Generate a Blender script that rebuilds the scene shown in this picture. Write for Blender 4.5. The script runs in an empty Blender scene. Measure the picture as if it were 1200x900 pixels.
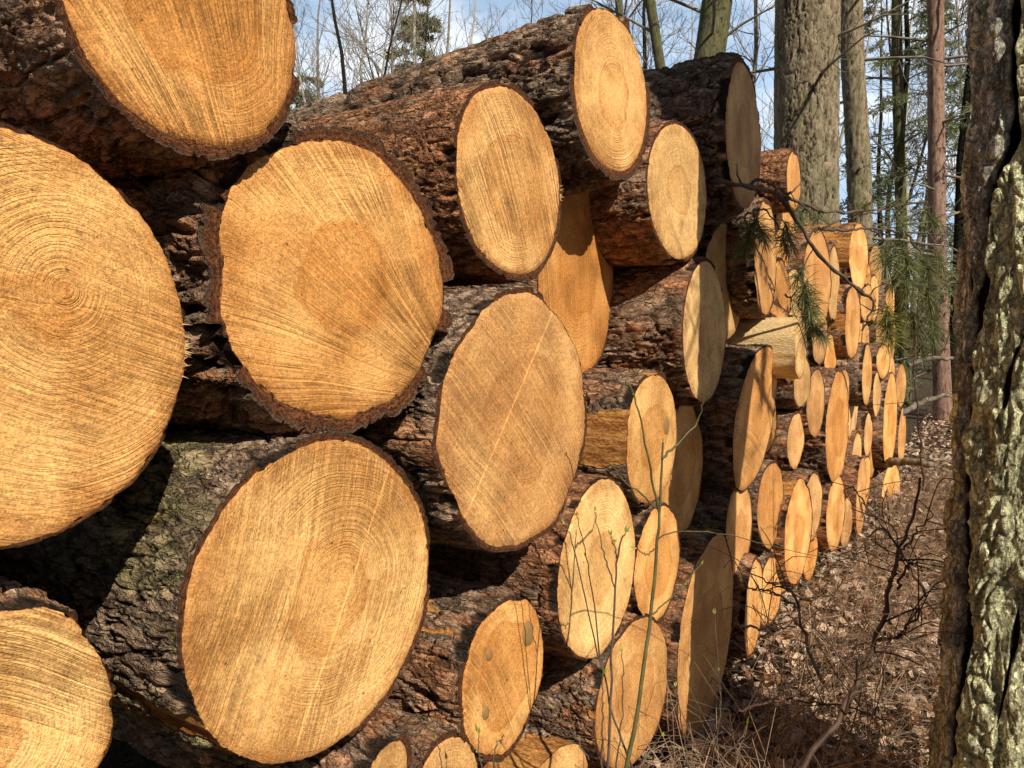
import bpy, math, random
import numpy as np
from mathutils import Matrix, Vector

random.seed(7)
scene = bpy.context.scene
COL = scene.collection

# measured positions, all in metres (x right, y away from the viewer, z up)
LOGS = [
    dict(C=[-0.5182, 0.786, 1.4209], r=0.2141, A=[-0.8384, 0.545, -0.0], N=[-0.8744, 0.4852, 0.0], label='hugest cut log face of the pile, cropped by the left edge of the photo', sa=12, pith=(-0.29, 0.26), hr=0.26, tone=(0.3, 0, 0.75, 0.85), step=(4, 0.017), fib=3.2, tb=0.005, red=0.6, irr=0.02, px=253),
    dict(C=[-0.3961, 0.9739, 1.8308], r=0.1646, A=[-0.8384, 0.545, -0.0], N=[-0.8478, 0.5303, 0.0], label='log at the top left corner, its orange-hearted end cropped by the top edge', sa=68, pith=(-0.1, 0.05), hr=0.6, tone=(0.6, 0, 0.9, 0.6), tb=0.016, red=0.55, irr=0.02, fan=1.2, px=172),
    dict(C=[-0.2659, 1.2109, 1.5096], r=0.2144, A=[-0.8384, 0.545, -0.0], N=[-0.7769, 0.6296, 0.0], label='big log with a wide ragged reddish bark rim and diagonal saw lines', b='furrow', sa=32, pith=(-0.1, 0.1), hr=0.42, tone=(0.5, 0, 1.0, 0.3), tb=0.036, red=0.5, irr=0.07, fan=1.6, px=163),
    dict(C=[-0.2901, 1.1736, 1.022], r=0.2435, A=[-0.8384, 0.545, -0.0], N=[-0.8288, 0.5595, 0.0], label='big log with mossy cracked bark and a pale line across its face, bottom left', sa=105, pith=(-0.12, 0.05), hr=0.34, tone=(0.22, 0, 0.6, 0.9), tb=0.014, red=0.15, moss=0.8, b='plate', strip=0.2, irr=0.025, step=(118, -0.02), px=190),
    dict(C=[-0.555, 0.7661, 0.9984], r=0.1407, A=[-0.8384, 0.545, -0.0], N=[-0.8088, 0.5881, 0.0], label='bottom left corner log with only the upper right of its pale face showing', sa=30, pith=(-0.1, 0), hr=0.3, tone=(0.2, 0, 0.8, 0.9), tb=0.014, red=0.4, irr=0.06, px=172),
    dict(C=[0.0018, 1.6227, 1.7513], r=0.1913, A=[-0.8384, 0.545, -0.0], N=[-0.8288, 0.5595, 0.0], label='log with orange flaking bark and oval orange heart, above the ragged-rimmed big log', sa=62, pith=(0, -0.1), hr=0.58, tone=(0.3, 0.1, 0.9, 0.7), tb=0.016, red=0.95, irr=0.03, b='scaly', fib=3.15, px=111),
    dict(C=[0.2611, 2.0217, 2.0613], r=0.1995, A=[-0.8353, 0.5429, -0.0872], N=[-0.8189, 0.5739, 0.0], label='topmost log rising against the sky with long grey-brown bark and a small orange heart', b='furrow', sa=80, pith=(0, 0.05), hr=0.44, tone=(0.22, 0.05, 0.3, 1.0), tb=0.026, red=0.25, taper=0.05, irr=0.02, px=96),
    dict(C=[0.2021, 2.2979, 1.6058], r=0.2801, A=[-0.8384, 0.545, -0.0], N=[-0.8908, 0.4544, 0.0], label='recessed log with an orange bare face, half hidden behind the orange-hearted oval log', sa=85, pith=(0.1, 0.2), hr=0.5, tone=(0.9, 0, 0.6, 0.5), tb=0.014, red=0.6, irr=0.05, px=112),
    dict(C=[0.0201, 1.5592, 1.2642], r=0.2587, A=[-0.8384, 0.545, -0.0], N=[-0.8189, 0.5739, 0.0], label='large log in the middle with a brown wavy-edged face and hardly any visible rings', sa=48, pith=(0, 0.1), hr=0.5, tone=(0.55, 0.25, 0.6, 0.25), step=(128, 0.03), tb=0.014, red=0.25, irr=0.05, px=150),
    dict(C=[0.5183, 2.4173, 1.8832], r=0.2043, A=[-0.8384, 0.545, -0.0], N=[-0.7878, 0.616, 0.0], label='log directly under the topmost one with the right part of its face in shadow', sa=75, pith=(0, 0), hr=0.4, tone=(0.15, 0.15, 0.5, 0.5), tb=0.012, red=0.7, irr=0.02, px=79),
    dict(C=[0.6498, 2.5829, 1.4501], r=0.2336, A=[-0.8384, 0.545, -0.0], N=[-0.857, 0.5154, 0.0], label='log with pinkish grey scaly bark lit along its side and a grey shaded face', sa=70, pith=(0, 0.1), hr=0.4, tone=(0.15, 0.3, 0.5, 0.6), tb=0.016, red=0.45, irr=0.02, px=82),
    dict(C=[0.8353, 2.8133, 2.1542], r=0.2531, A=[-0.8384, 0.545, -0.0], N=[-0.8658, 0.5004, 0.0], label='dark furrowed log at the top, right of the topmost one, below the greenish tree trunk', b='furrow', sa=85, pith=(0, 0), hr=0.4, tone=(0.3, 0.1, 0.3, 0.5), tb=0.032, red=0.08, irr=0.02, px=86),
    dict(C=[0.4171, 2.2616, 1.1304], r=0.1891, A=[-0.8384, 0.545, -0.0], N=[-0.8384, 0.545, 0.0], label='pale yellow-faced log with one knot and a bare orange strip along its bark', sa=80, pith=(0.1, 0.1), hr=0.55, tone=(0.25, 0, 0.3, 0.6), tb=0.014, red=0.35, strip=0.5, irr=0.03, fib=3.9, knots=[(-0.5, 0.17, 0.11)], bright=1.15, px=75),
    dict(C=[0.6155, 2.7505, 0.9601], r=0.239, A=[-0.8384, 0.545, -0.0], N=[-0.857, 0.5154, 0.0], label='shaded log with an orange-brown ring, tucked behind the pale knotted one', sa=80, pith=(0, 0.1), hr=0.55, tone=(0.4, 0.05, 0.3, 0.7), tb=0.015, red=0.4, irr=0.06, px=78),
    dict(C=[0.2276, 1.9702, 0.8296], r=0.2306, A=[-0.8384, 0.545, -0.0], N=[-0.8478, 0.5303, 0.0], label='pale sunlit log face behind the thin budding stems, with smooth red-brown bark', sa=60, pith=(0, 0), hr=0.4, tone=(0.1, 0.05, 0.3, 0.8), tb=0.008, red=0.8, irr=0.03, px=106),
    dict(C=[0.4428, 2.3013, 0.7432], r=0.1761, A=[-0.8384, 0.545, -0.0], N=[-0.8384, 0.545, 0.0], label='narrow pink-hearted log face crossed by the thickest budding stem', sa=85, pith=(0, 0), hr=0.6, tone=(0.4, 0, 0.3, 0.6), tb=0.01, red=0.7, irr=0.06, px=69),
    dict(C=[-0.0145, 1.5977, 0.7115], r=0.1611, A=[-0.8384, 0.545, -0.0], N=[-0.8478, 0.5303, 0.0], label='log at the bottom with a two-tone face carrying several knots and resin on its bark', sa=55, pith=(-0.1, 0.1), hr=0.68, tone=(0.45, 0, 0.5, 0.3), tb=0.016, red=0.45, strip=0.26, irr=0.05, knots=[(-0.55, 0.38, 0.13), (0.42, 0.42, 0.06), (0.5, -0.3, 0.07)], px=93),
    dict(C=[0.3525, 2.1623, 0.4075], r=0.2142, A=[-0.8384, 0.545, -0.0], N=[-0.7984, 0.6021, 0.0], label='lower log with a tan split-looking face behind the foot of the thickest budding stem', sa=78, pith=(0, 0.1), hr=0.5, tone=(0.4, 0.15, 0.4, 0.3), tb=0.014, red=0.6, strip=0.3, irr=0.04, px=91),
    dict(C=[0.7027, 2.701, 0.3753], r=0.3523, A=[-0.8384, 0.545, -0.0], N=[-0.8653, 0.5001, 0.0349], label='tall brown shaded log face low in the pile beside the brambles', sa=80, pith=(0, 0.1), hr=0.5, tone=(0.5, 0.15, 0.4, 0.6), tb=0.012, red=0.6, irr=0.05, px=119),
    dict(C=[0.8569, 3.1218, 1.6556], r=0.2391, A=[-0.8384, 0.545, -0.0], N=[-0.8288, 0.5595, 0.0], label='grey-faced log squeezed behind the scaly pinkish one', sa=70, pith=(0, 0), hr=0.4, tone=(0.15, 0.3, 0.4, 0.4), tb=0.012, red=0.4, irr=0.06, px=70),
    dict(C=[1.0754, 3.2745, 1.771], r=0.2351, A=[-0.8384, 0.545, -0.0], N=[-0.8744, 0.4852, 0.0], label='log below the dark furrowed one with a long yellow face behind the leftmost pine needles', sa=85, hr=0.5, tone=(0.3, 0.1, 0.3, 0.4), tb=0.012, red=0.55, irr=0.06, px=66),
    dict(C=[1.2441, 3.3138, 1.3904], r=0.1322, A=[-0.8384, 0.545, -0.0], N=[-0.857, 0.5154, 0.0], label='short-looking barkless log with pale yellow stripped wood and a red knot on its side', sa=20, hr=0.4, tone=(0.1, 0.1, 0.3, 0.4), tb=0.006, strip=1.0, red=0.2, irr=0.06, px=36),
    dict(C=[1.0132, 3.1787, 1.0998], r=0.3062, A=[-0.8384, 0.545, -0.0], N=[-0.8415, 0.5263, 0.1219], label='slanting log with a dark-hearted face below the barkless yellow one', sa=25, pith=(0, 0.1), hr=0.62, tone=(0.6, 0.15, 0.6, 0.3), tb=0.012, red=0.4, irr=0.04, px=86),
    dict(C=[1.2272, 3.5997, 0.6462], r=0.2009, A=[-0.8384, 0.545, -0.0], N=[-0.8189, 0.5739, 0.0], label='orange-tan log end just below the slanting one', sa=85, hr=0.4, tone=(0.8, 0.1, 0.3, 0.3), tb=0.01, red=0.4, irr=0.06, px=50),
    dict(C=[0.9476, 3.1696, 0.6313], r=0.1975, A=[-0.8384, 0.545, -0.0], N=[-0.8478, 0.5303, 0.0], label='dark shaded log end low between the tall brown face and the slanting log', sa=85, hr=0.4, tone=(0.6, 0.2, 0.3, 0.3), tb=0.01, red=0.4, irr=0.06, px=56),
    dict(C=[1.4615, 3.8685, 0.4487], r=0.2585, A=[-0.8384, 0.545, -0.0], N=[-0.8189, 0.5739, 0.0], label='lit pointed log end standing above the brambles, low in the pile', sa=80, hr=0.4, tone=(0.4, 0, 0.3, 0.3), tb=0.012, red=0.7, strip=0.3, irr=0.06, px=60),
    dict(C=[1.6333, 4.1328, 1.7464], r=0.2578, A=[-0.8384, 0.545, -0.0], N=[-0.7984, 0.6021, 0.0], label='log with an orange-brown face right beside the hanging dark pine needles', sa=80, hr=0.4, tone=(0.75, 0.15, 0.4, 0.3), tb=0.012, red=0.6, irr=0.06, px=57),
    dict(C=[1.3925, 3.9459, 1.952], r=0.2052, A=[-0.8384, 0.545, -0.0], N=[-0.8384, 0.545, 0.0], label='small log end behind the second pine tuft, right of the long yellow face', sa=80, hr=0.4, tone=(0.7, 0.05, 0.3, 0.3), tb=0.012, red=0.4, irr=0.06, px=48),
    dict(C=[2.3369, 5.2153, 1.9873], r=0.2217, A=[-0.8384, 0.545, -0.0], N=[-0.7769, 0.6296, 0.0], label='top log at the far end of the pile with glowing orange bark', sa=80, hr=0.4, tone=(0.4, 0.1, 0.3, 0.3), tb=0.014, red=1.0, strip=0.5, irr=0.06, px=39),
    dict(C=[2.0059, 4.706, 0.8855], r=0.3411, A=[-0.8384, 0.545, -0.0], N=[-0.8288, 0.5595, 0.0], label='bright orange-edged log end in the far half, in front of a thin grey one', sa=80, hr=0.55, tone=(0.7, 0, 0.3, 0.4), tb=0.014, red=0.4, irr=0.06, px=65),
    dict(C=[2.575, 5.8017, 0.9682], r=0.2974, A=[-0.8384, 0.545, -0.0], N=[-0.8384, 0.545, 0.0], label='thin-looking grey log end tucked behind the bright orange-edged one', sa=80, hr=0.4, tone=(0.1, 0.4, 0.3, 0.3), tb=0.012, red=0.4, irr=0.06, px=46),
    dict(C=[2.2444, 5.0729, 1.5427], r=0.2352, A=[-0.8384, 0.545, -0.0], N=[-0.8189, 0.5739, 0.0], label='far log end under the glowing orange-barked top log', sa=80, hr=0.4, tone=(0.5, 0.1, 0.3, 0.3), tb=0.012, red=0.6, strip=0.3, irr=0.06, px=42),
    dict(C=[2.6044, 5.6268, 1.1699], r=0.2252, A=[-0.8384, 0.545, -0.0], N=[-0.8384, 0.545, 0.0], label='narrow sunlit log end left of the yellowish pine tuft, in the far half', sa=80, hr=0.4, tone=(0.5, 0.1, 0.3, 0.3), tb=0.012, red=0.4, irr=0.06, px=36),
    dict(C=[3.0564, 6.3221, 1.2515], r=0.1405, A=[-0.8384, 0.545, -0.0], N=[-0.6944, 0.7196, 0.0], label='small log end directly below the yellowish pine tuft', sa=80, hr=0.4, tone=(0.5, 0, 0.3, 0.3), tb=0.01, red=0.4, irr=0.06, px=20),
    dict(C=[3.3545, 6.7808, 0.7255], r=0.4083, A=[-0.8384, 0.545, -0.0], N=[-0.8288, 0.5595, 0.0], label='tall narrow log end at the far end, below the small one under the tuft', sa=80, hr=0.4, tone=(0.6, 0, 0.3, 0.3), tb=0.01, red=0.4, irr=0.06, px=54),
    dict(C=[3.4601, 6.9433, 0.0442], r=0.2644, A=[-0.8384, 0.545, -0.0], N=[-0.7311, 0.6823, 0.0], label='lowest lit log end at the far end of the pile, on the leaf litter', sa=80, hr=0.4, tone=(0.3, 0, 0.3, 0.3), tb=0.01, red=0.4, irr=0.06, px=34),
    dict(C=[3.7552, 7.3973, 0.9925], r=0.1977, A=[-0.8384, 0.545, -0.0], N=[-0.7658, 0.6431, 0.0], label='upper one of the two last log ends at the far right of the pile', sa=80, hr=0.4, tone=(0.5, 0.2, 0.3, 0.3), tb=0.01, red=0.4, irr=0.06, px=24),
    dict(C=[3.8593, 7.5574, 0.4762], r=0.2785, A=[-0.8384, 0.545, -0.0], N=[-0.8288, 0.5595, 0.0], label='lower one of the two last log ends at the far right of the pile', sa=80, hr=0.4, tone=(0.7, 0.2, 0.3, 0.3), tb=0.01, red=0.4, irr=0.06, px=33),
    dict(C=[2.0057, 4.7057, 0.3549], r=0.2312, A=[-0.8384, 0.545, -0.0], N=[-0.8088, 0.5881, 0.0], label='bottom log end standing below the bright orange-edged one', sa=80, hr=0.4, tone=(0.3, 0, 0.3, 0.3), tb=0.012, red=0.9, strip=0.3, irr=0.06, px=44),
    dict(C=[2.5332, 5.5173, 0.2964], r=0.2769, A=[-0.8384, 0.545, -0.0], N=[-0.857, 0.5154, 0.0], label='narrow bottom log end between the two lit ones at the far end', sa=80, hr=0.4, tone=(0.6, 0.2, 0.3, 0.3), tb=0.012, red=0.9, irr=0.06, px=45),
    dict(C=[1.0255, 3.1977, 0.2957], r=0.1931, A=[-0.8384, 0.545, -0.0], N=[-0.8828, 0.4698, 0.0], label='narrow log end right behind the tall brown shaded face', sa=80, hr=0.4, tone=(0.4, 0.1, 0.3, 0.3), tb=0.012, red=0.6, irr=0.06, px=55),
    dict(C=[-0.2207, 1.2805, 0.6423], r=0.0814, A=[-0.8384, 0.545, -0.0], N=[-0.927, 0.375, 0.0], label='left one of two small rounded log ends cropped by the bottom edge', sa=90, hr=0.5, tone=(0.5, 0.2, 0.3, 0.5), tb=0.014, red=0.5, irr=0.06, px=62),
    dict(C=[-0.1322, 1.4167, 0.5533], r=0.1102, A=[-0.8384, 0.545, -0.0], N=[-0.8384, 0.545, 0.0], label='right one of two small rounded log ends cropped by the bottom edge', sa=90, hr=0.5, tone=(0.5, 0.2, 0.3, 0.5), tb=0.014, red=0.5, irr=0.06, px=74),
    dict(C=[0.1107, 1.7904, 0.3235], r=0.1261, A=[-0.8384, 0.545, -0.0], N=[-0.7769, 0.6296, 0.0], label='pale log end just showing at the bottom edge between the knotted and the tan one', sa=60, hr=0.4, tone=(0.2, 0.1, 0.3, 0.5), tb=0.012, red=0.5, strip=0.4, irr=0.06, px=66),
    dict(C=[2.5787, 5.5872, 1.6913], r=0.1292, A=[-0.8384, 0.545, -0.0], N=[-0.6817, 0.7316, 0.0], label='small far log end above the narrow sunlit one, left of the tuft', sa=80, hr=0.4, tone=(0.5, 0.2, 0.3, 0.3), tb=0.01, red=0.4, irr=0.06, px=21),
    dict(C=[1.3251, 3.6586, 2.1722], r=0.1326, A=[-0.8384, 0.545, -0.0], N=[-0.8384, 0.545, 0.0], label='top log with red flaky bark in front of the thick straight conifer trunk', sa=80, hr=0.4, tone=(0.9, 0.2, 0.3, 0.3), tb=0.014, red=0.9, strip=0.15, irr=0.06, px=34),
    dict(C=[1.809, 5.137, 1.6355], r=0.1245, A=[-0.8384, 0.545, -0.0], N=[-0.7429, 0.6694, 0.0], label='small log end right above the barkless yellow log', sa=80, hr=0.4, tone=(0.4, 0.2, 0.3, 0.3), tb=0.01, red=0.6, irr=0.06, px=22),
    dict(C=[1.5518, 4.0991, 1.2059], r=0.1323, A=[-0.8384, 0.545, -0.0], N=[-0.7769, 0.6296, 0.0], label='ragged pale log end right below the barkless yellow log', sa=80, hr=0.4, tone=(0.2, 0.3, 0.5, 0.3), tb=0.01, red=0.4, irr=0.06, px=29),
    dict(C=[2.1867, 5.5346, 1.174], r=0.2215, A=[-0.8384, 0.545, -0.0], N=[-0.8384, 0.545, 0.0], label='dark bark-covered log seen side-on between the slanting and the orange-edged ones', sa=80, hr=0.4, tone=(0.5, 0.3, 0.3, 0.3), tb=0.02, red=0.15, irr=0.06, px=36),
    dict(C=[2.0103, 4.8229, 1.7753], r=0.2273, A=[-0.8384, 0.545, -0.0], N=[-0.857, 0.5154, 0.0], label='thin pale log end just right of the orange-brown face', sa=80, hr=0.4, tone=(0.15, 0.1, 0.3, 0.3), tb=0.012, red=0.5, irr=0.06, px=43),
    dict(C=[3.0699, 6.5265, 2.0235], r=0.1998, A=[-0.8384, 0.545, -0.0], N=[-0.7658, 0.6431, 0.0], label='far top log end half hidden by the green pine needles', sa=80, hr=0.4, tone=(0.3, 0.2, 0.3, 0.3), tb=0.012, red=0.5, irr=0.06, px=28),
    dict(C=[3.1084, 6.5857, 0.5015], r=0.2501, A=[-0.8384, 0.545, -0.0], N=[-0.8288, 0.5595, 0.0], label='dull log end low in the far part, left of the tall narrow one', sa=80, hr=0.4, tone=(0.7, 0.2, 0.3, 0.3), tb=0.012, red=0.4, irr=0.06, px=34),
    dict(C=[2.0997, 5.4009, 0.5453], r=0.2293, A=[-0.8384, 0.545, -0.0], N=[-0.8288, 0.5595, 0.0], label='recessed dark log end above the lit pointed one by the brambles', sa=80, hr=0.4, tone=(0.7, 0.3, 0.3, 0.3), tb=0.012, red=0.4, irr=0.06, px=38),
    dict(C=[2.2836, 5.6838, 1.451], r=0.2139, A=[-0.8384, 0.545, -0.0], N=[-0.8088, 0.5881, 0.0], label='recessed log end in the shade below the orange-brown face', sa=80, hr=0.4, tone=(0.6, 0.2, 0.3, 0.3), tb=0.012, red=0.4, irr=0.06, px=34),
    dict(C=[3.5072, 7.1094, 1.4727], r=0.217, A=[-0.8384, 0.545, -0.0], N=[-0.8189, 0.5739, 0.0], label='small log end wedged between larger ones in the shaded far half of the pile', group='small log ends wedged into the far half of the pile', sa=80, hr=0.4, tone=(0.5293440065398508, 0.11067305737658009, 0.3, 0.3), tb=0.012, red=0.28633226464268446, irr=0.07, px=27.581017582188302),
    dict(C=[3.2537, 6.712, 1.4983], r=0.2203, A=[-0.8384, 0.545, -0.0], N=[-0.8189, 0.5739, 0.0], label='small log end wedged between larger ones in the shaded far half of the pile', group='small log ends wedged into the far half of the pile', sa=80, hr=0.4, tone=(0.34787996583962844, 0.25079024096525204, 0.3, 0.3), tb=0.012, red=0.565947354439359, irr=0.07, px=29.667203141609015),
    dict(C=[1.2853, 3.8742, 1.0025], r=0.1544, A=[-0.8384, 0.545, -0.0], N=[-0.7878, 0.616, 0.0], label='small log end wedged between larger ones in the shaded far half of the pile', group='small log ends wedged into the far half of the pile', sa=80, hr=0.4, tone=(0.7923873361480667, 0.21905554783482156, 0.3, 0.3), tb=0.012, red=0.3501228697866623, irr=0.07, px=35.706359688427845),
    dict(C=[1.8439, 4.6369, 1.4726], r=0.1749, A=[-0.8384, 0.545, -0.0], N=[-0.8088, 0.5881, 0.0], label='small log end wedged between larger ones in the shaded far half of the pile', group='small log ends wedged into the far half of the pile', sa=80, hr=0.4, tone=(0.8234520812245262, 0.040391775487143816, 0.3, 0.3), tb=0.012, red=0.23080512102008793, irr=0.07, px=34.098335568724586),
    dict(C=[1.7142, 4.329, 0.4832], r=0.1885, A=[-0.8384, 0.545, -0.0], N=[-0.7984, 0.6021, 0.0], label='small log end wedged between larger ones in the shaded far half of the pile', group='small log ends wedged into the far half of the pile', sa=80, hr=0.4, tone=(0.4053077077794651, 0.38472544896276195, 0.3, 0.3), tb=0.012, red=0.3656536145995932, irr=0.07, px=38.98382497220257),
    dict(C=[1.3642, 3.7659, 1.3743], r=0.1591, A=[-0.8384, 0.545, -0.0], N=[-0.7984, 0.6021, 0.0], label='small log end wedged between larger ones in the shaded far half of the pile', group='small log ends wedged into the far half of the pile', sa=80, hr=0.4, tone=(0.49253409256139447, 0.09962346053550526, 0.3, 0.3), tb=0.012, red=0.6988182635440452, irr=0.07, px=38.109778916985604),
    dict(C=[1.5302, 4.119, 0.8822], r=0.1495, A=[-0.8384, 0.545, -0.0], N=[-0.7984, 0.6021, 0.0], label='small log end wedged between larger ones in the shaded far half of the pile', group='small log ends wedged into the far half of the pile', sa=80, hr=0.4, tone=(0.29886877922675403, 0.3557201666469483, 0.3, 0.3), tb=0.012, red=0.6155235596586754, irr=0.07, px=32.48479099163034),
    dict(C=[2.6839, 5.995, 1.5154], r=0.2052, A=[-0.8384, 0.545, -0.0], N=[-0.8088, 0.5881, 0.0], label='small log end wedged between larger ones in the shaded far half of the pile', group='small log ends wedged into the far half of the pile', sa=80, hr=0.4, tone=(0.5224191142036795, 0.2618928754371323, 0.3, 0.3), tb=0.012, red=0.5429799258750094, irr=0.07, px=30.9638505893243),
    dict(C=[2.7756, 5.9639, 0.3688], r=0.1539, A=[-0.8384, 0.545, -0.0], N=[-0.8189, 0.5739, 0.0], label='small log end wedged between larger ones in the shaded far half of the pile', group='small log ends wedged into the far half of the pile', sa=80, hr=0.4, tone=(0.7472178079016055, 0.07106748308350529, 0.3, 0.3), tb=0.012, red=0.6509566498530057, irr=0.07, px=23.078332255289798),
    dict(C=[2.8744, 6.1628, 0.6695], r=0.1679, A=[-0.8384, 0.545, -0.0], N=[-0.8189, 0.5739, 0.0], label='small log end wedged between larger ones in the shaded far half of the pile', group='small log ends wedged into the far half of the pile', sa=80, hr=0.4, tone=(0.6014373810873077, 0.3985796673652051, 0.3, 0.3), tb=0.012, red=0.6495088972257467, irr=0.07, px=24.38695546305622),
    dict(C=[3.624, 7.3872, 1.7731], r=0.2304, A=[-0.8384, 0.545, -0.0], N=[-0.8189, 0.5739, 0.0], label='small log end wedged between larger ones in the shaded far half of the pile', group='small log ends wedged into the far half of the pile', sa=80, hr=0.4, tone=(0.3497894877806551, 0.03653573022950823, 0.3, 0.3), tb=0.012, red=0.3289512309560698, irr=0.07, px=28.338204639361898),
    dict(C=[1.2479, 3.6499, 0.2171], r=0.1627, A=[-0.8384, 0.545, -0.0], N=[-0.7878, 0.616, 0.0], label='small log end wedged between larger ones in the shaded far half of the pile', group='small log ends wedged into the far half of the pile', sa=80, hr=0.4, tone=(0.4481171652075653, 0.12574981314227704, 0.3, 0.3), tb=0.012, red=0.5172005354312926, irr=0.07, px=40.110433486819254),
    dict(C=[1.7134, 4.3164, 1.0703], r=0.1863, A=[-0.8384, 0.545, -0.0], N=[-0.8088, 0.5881, 0.0], label='small log end wedged between larger ones in the shaded far half of the pile', group='small log ends wedged into the far half of the pile', sa=80, hr=0.4, tone=(0.6124027093560994, 0.2670961951271424, 0.3, 0.3), tb=0.012, red=0.5151745878161833, irr=0.07, px=38.69508354316674),
    dict(C=[2.9379, 6.262, 1.7692], r=0.1861, A=[-0.8384, 0.545, -0.0], N=[-0.8189, 0.5739, 0.0], label='small log end wedged between larger ones in the shaded far half of the pile', group='small log ends wedged into the far half of the pile', sa=80, hr=0.4, tone=(0.34322728014287096, 0.12650817918099513, 0.3, 0.3), tb=0.012, red=0.35007775593628654, irr=0.07, px=27.027634223292196),
    dict(C=[2.2043, 5.092, 1.0724], r=0.1577, A=[-0.8384, 0.545, -0.0], N=[-0.8088, 0.5881, 0.0], label='small log end wedged between larger ones in the shaded far half of the pile', group='small log ends wedged into the far half of the pile', sa=80, hr=0.4, tone=(0.3921563004147969, 0.20547703036585638, 0.3, 0.3), tb=0.012, red=0.6102124636735567, irr=0.07, px=27.799292716193968),
    dict(C=[1.1902, 3.6503, 1.1394], r=0.1744, A=[-0.8384, 0.545, -0.0], N=[-0.7878, 0.616, 0.0], label='small log end wedged between larger ones in the shaded far half of the pile', group='small log ends wedged into the far half of the pile', sa=80, hr=0.4, tone=(0.7543951017278754, 0.2598001057779044, 0.3, 0.3), tb=0.012, red=0.48586433517311234, irr=0.07, px=42.85521982219298),
    dict(C=[1.2579, 3.6228, 1.6338], r=0.1584, A=[-0.8384, 0.545, -0.0], N=[-0.7984, 0.6021, 0.0], label='small log end wedged between larger ones in the shaded far half of the pile', group='small log ends wedged into the far half of the pile', sa=80, hr=0.4, tone=(0.8013032204384496, 0.09478336899263336, 0.3, 0.3), tb=0.012, red=0.3303033284655752, irr=0.07, px=39.796665578810455),
    dict(C=[1.4085, 3.8537, 1.6337], r=0.1446, A=[-0.8384, 0.545, -0.0], N=[-0.7984, 0.6021, 0.0], label='small log end wedged between larger ones in the shaded far half of the pile', group='small log ends wedged into the far half of the pile', sa=80, hr=0.4, tone=(0.17523170639814625, 0.31470120973404964, 0.3, 0.3), tb=0.012, red=0.2413784595620898, irr=0.07, px=34.135707134087625),
    dict(C=[1.743, 4.4721, 1.906], r=0.1543, A=[-0.8384, 0.545, -0.0], N=[-0.7984, 0.6021, 0.0], label='small log end wedged between larger ones in the shaded far half of the pile', group='small log ends wedged into the far half of the pile', sa=80, hr=0.4, tone=(0.7849818471856173, 0.12175479607621204, 0.3, 0.3), tb=0.012, red=0.34559879885975, irr=0.07, px=31.665068885189598),
    dict(C=[2.9793, 6.2553, 0.9939], r=0.1781, A=[-0.8384, 0.545, -0.0], N=[-0.8189, 0.5739, 0.0], label='small log end wedged between larger ones in the shaded far half of the pile', group='small log ends wedged into the far half of the pile', sa=80, hr=0.4, tone=(0.27767321151196767, 0.3268706571637151, 0.3, 0.3), tb=0.012, red=0.4352613285543775, irr=0.07, px=25.55133065366591),
    dict(C=[3.54, 7.303, 0.6449], r=0.1519, A=[-0.8384, 0.545, -0.0], N=[-0.7984, 0.6021, 0.0], label='small log end wedged between larger ones in the shaded far half of the pile', group='small log ends wedged into the far half of the pile', sa=80, hr=0.4, tone=(0.25344525832426323, 0.02312217092599922, 0.3, 0.3), tb=0.012, red=0.5616049947811605, irr=0.07, px=18.627378653364797),
    dict(C=[2.9317, 6.3087, 0.2286], r=0.163, A=[-0.8384, 0.545, -0.0], N=[-0.8189, 0.5739, 0.0], label='small log end wedged between larger ones in the shaded far half of the pile', group='small log ends wedged into the far half of the pile', sa=80, hr=0.4, tone=(0.726828434355359, 0.01384256719988235, 0.3, 0.3), tb=0.012, red=0.646406796157539, irr=0.07, px=23.121640833441468),
    dict(C=[3.0673, 6.4312, 1.5304], r=0.1515, A=[-0.8384, 0.545, -0.0], N=[-0.8189, 0.5739, 0.0], label='small log end wedged between larger ones in the shaded far half of the pile', group='small log ends wedged into the far half of the pile', sa=80, hr=0.4, tone=(0.3991636108550727, 0.3865862880267329, 0.3, 0.3), tb=0.012, red=0.3159723802699238, irr=0.07, px=21.308290501298615),
    dict(C=[2.2819, 5.1751, 0.189], r=0.1681, A=[-0.8384, 0.545, -0.0], N=[-0.8088, 0.5881, 0.0], label='small log end wedged between larger ones in the shaded far half of the pile', group='small log ends wedged into the far half of the pile', sa=80, hr=0.4, tone=(0.6641237945987336, 0.3724580382674998, 0.3, 0.3), tb=0.012, red=0.3482936587499096, irr=0.07, px=29.095514999309394),
    dict(C=[3.6816, 7.4652, 1.3634], r=0.1666, A=[-0.8384, 0.545, -0.0], N=[-0.8088, 0.5881, 0.0], label='small log end wedged between larger ones in the shaded far half of the pile', group='small log ends wedged into the far half of the pile', sa=80, hr=0.4, tone=(0.39959850496933913, 0.027116415323538947, 0.3, 0.3), tb=0.012, red=0.6570564385387023, irr=0.07, px=20.13602369995299),
    dict(C=[2.0325, 4.9017, 1.3147], r=0.1481, A=[-0.8384, 0.545, -0.0], N=[-0.8088, 0.5881, 0.0], label='small log end wedged between larger ones in the shaded far half of the pile', group='small log ends wedged into the far half of the pile', sa=80, hr=0.4, tone=(0.6111516374752385, 0.05708560522490931, 0.3, 0.3), tb=0.012, red=0.3708935733890102, irr=0.07, px=27.22294208116069),
    dict(C=[2.6553, 5.7881, 1.867], r=0.144, A=[-0.8384, 0.545, -0.0], N=[-0.8088, 0.5881, 0.0], label='small log end wedged between larger ones in the shaded far half of the pile', group='small log ends wedged into the far half of the pile', sa=80, hr=0.4, tone=(0.6761074588489875, 0.01699070223506043, 0.3, 0.3), tb=0.012, red=0.624991964865049, irr=0.07, px=22.690537072313397),
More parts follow.
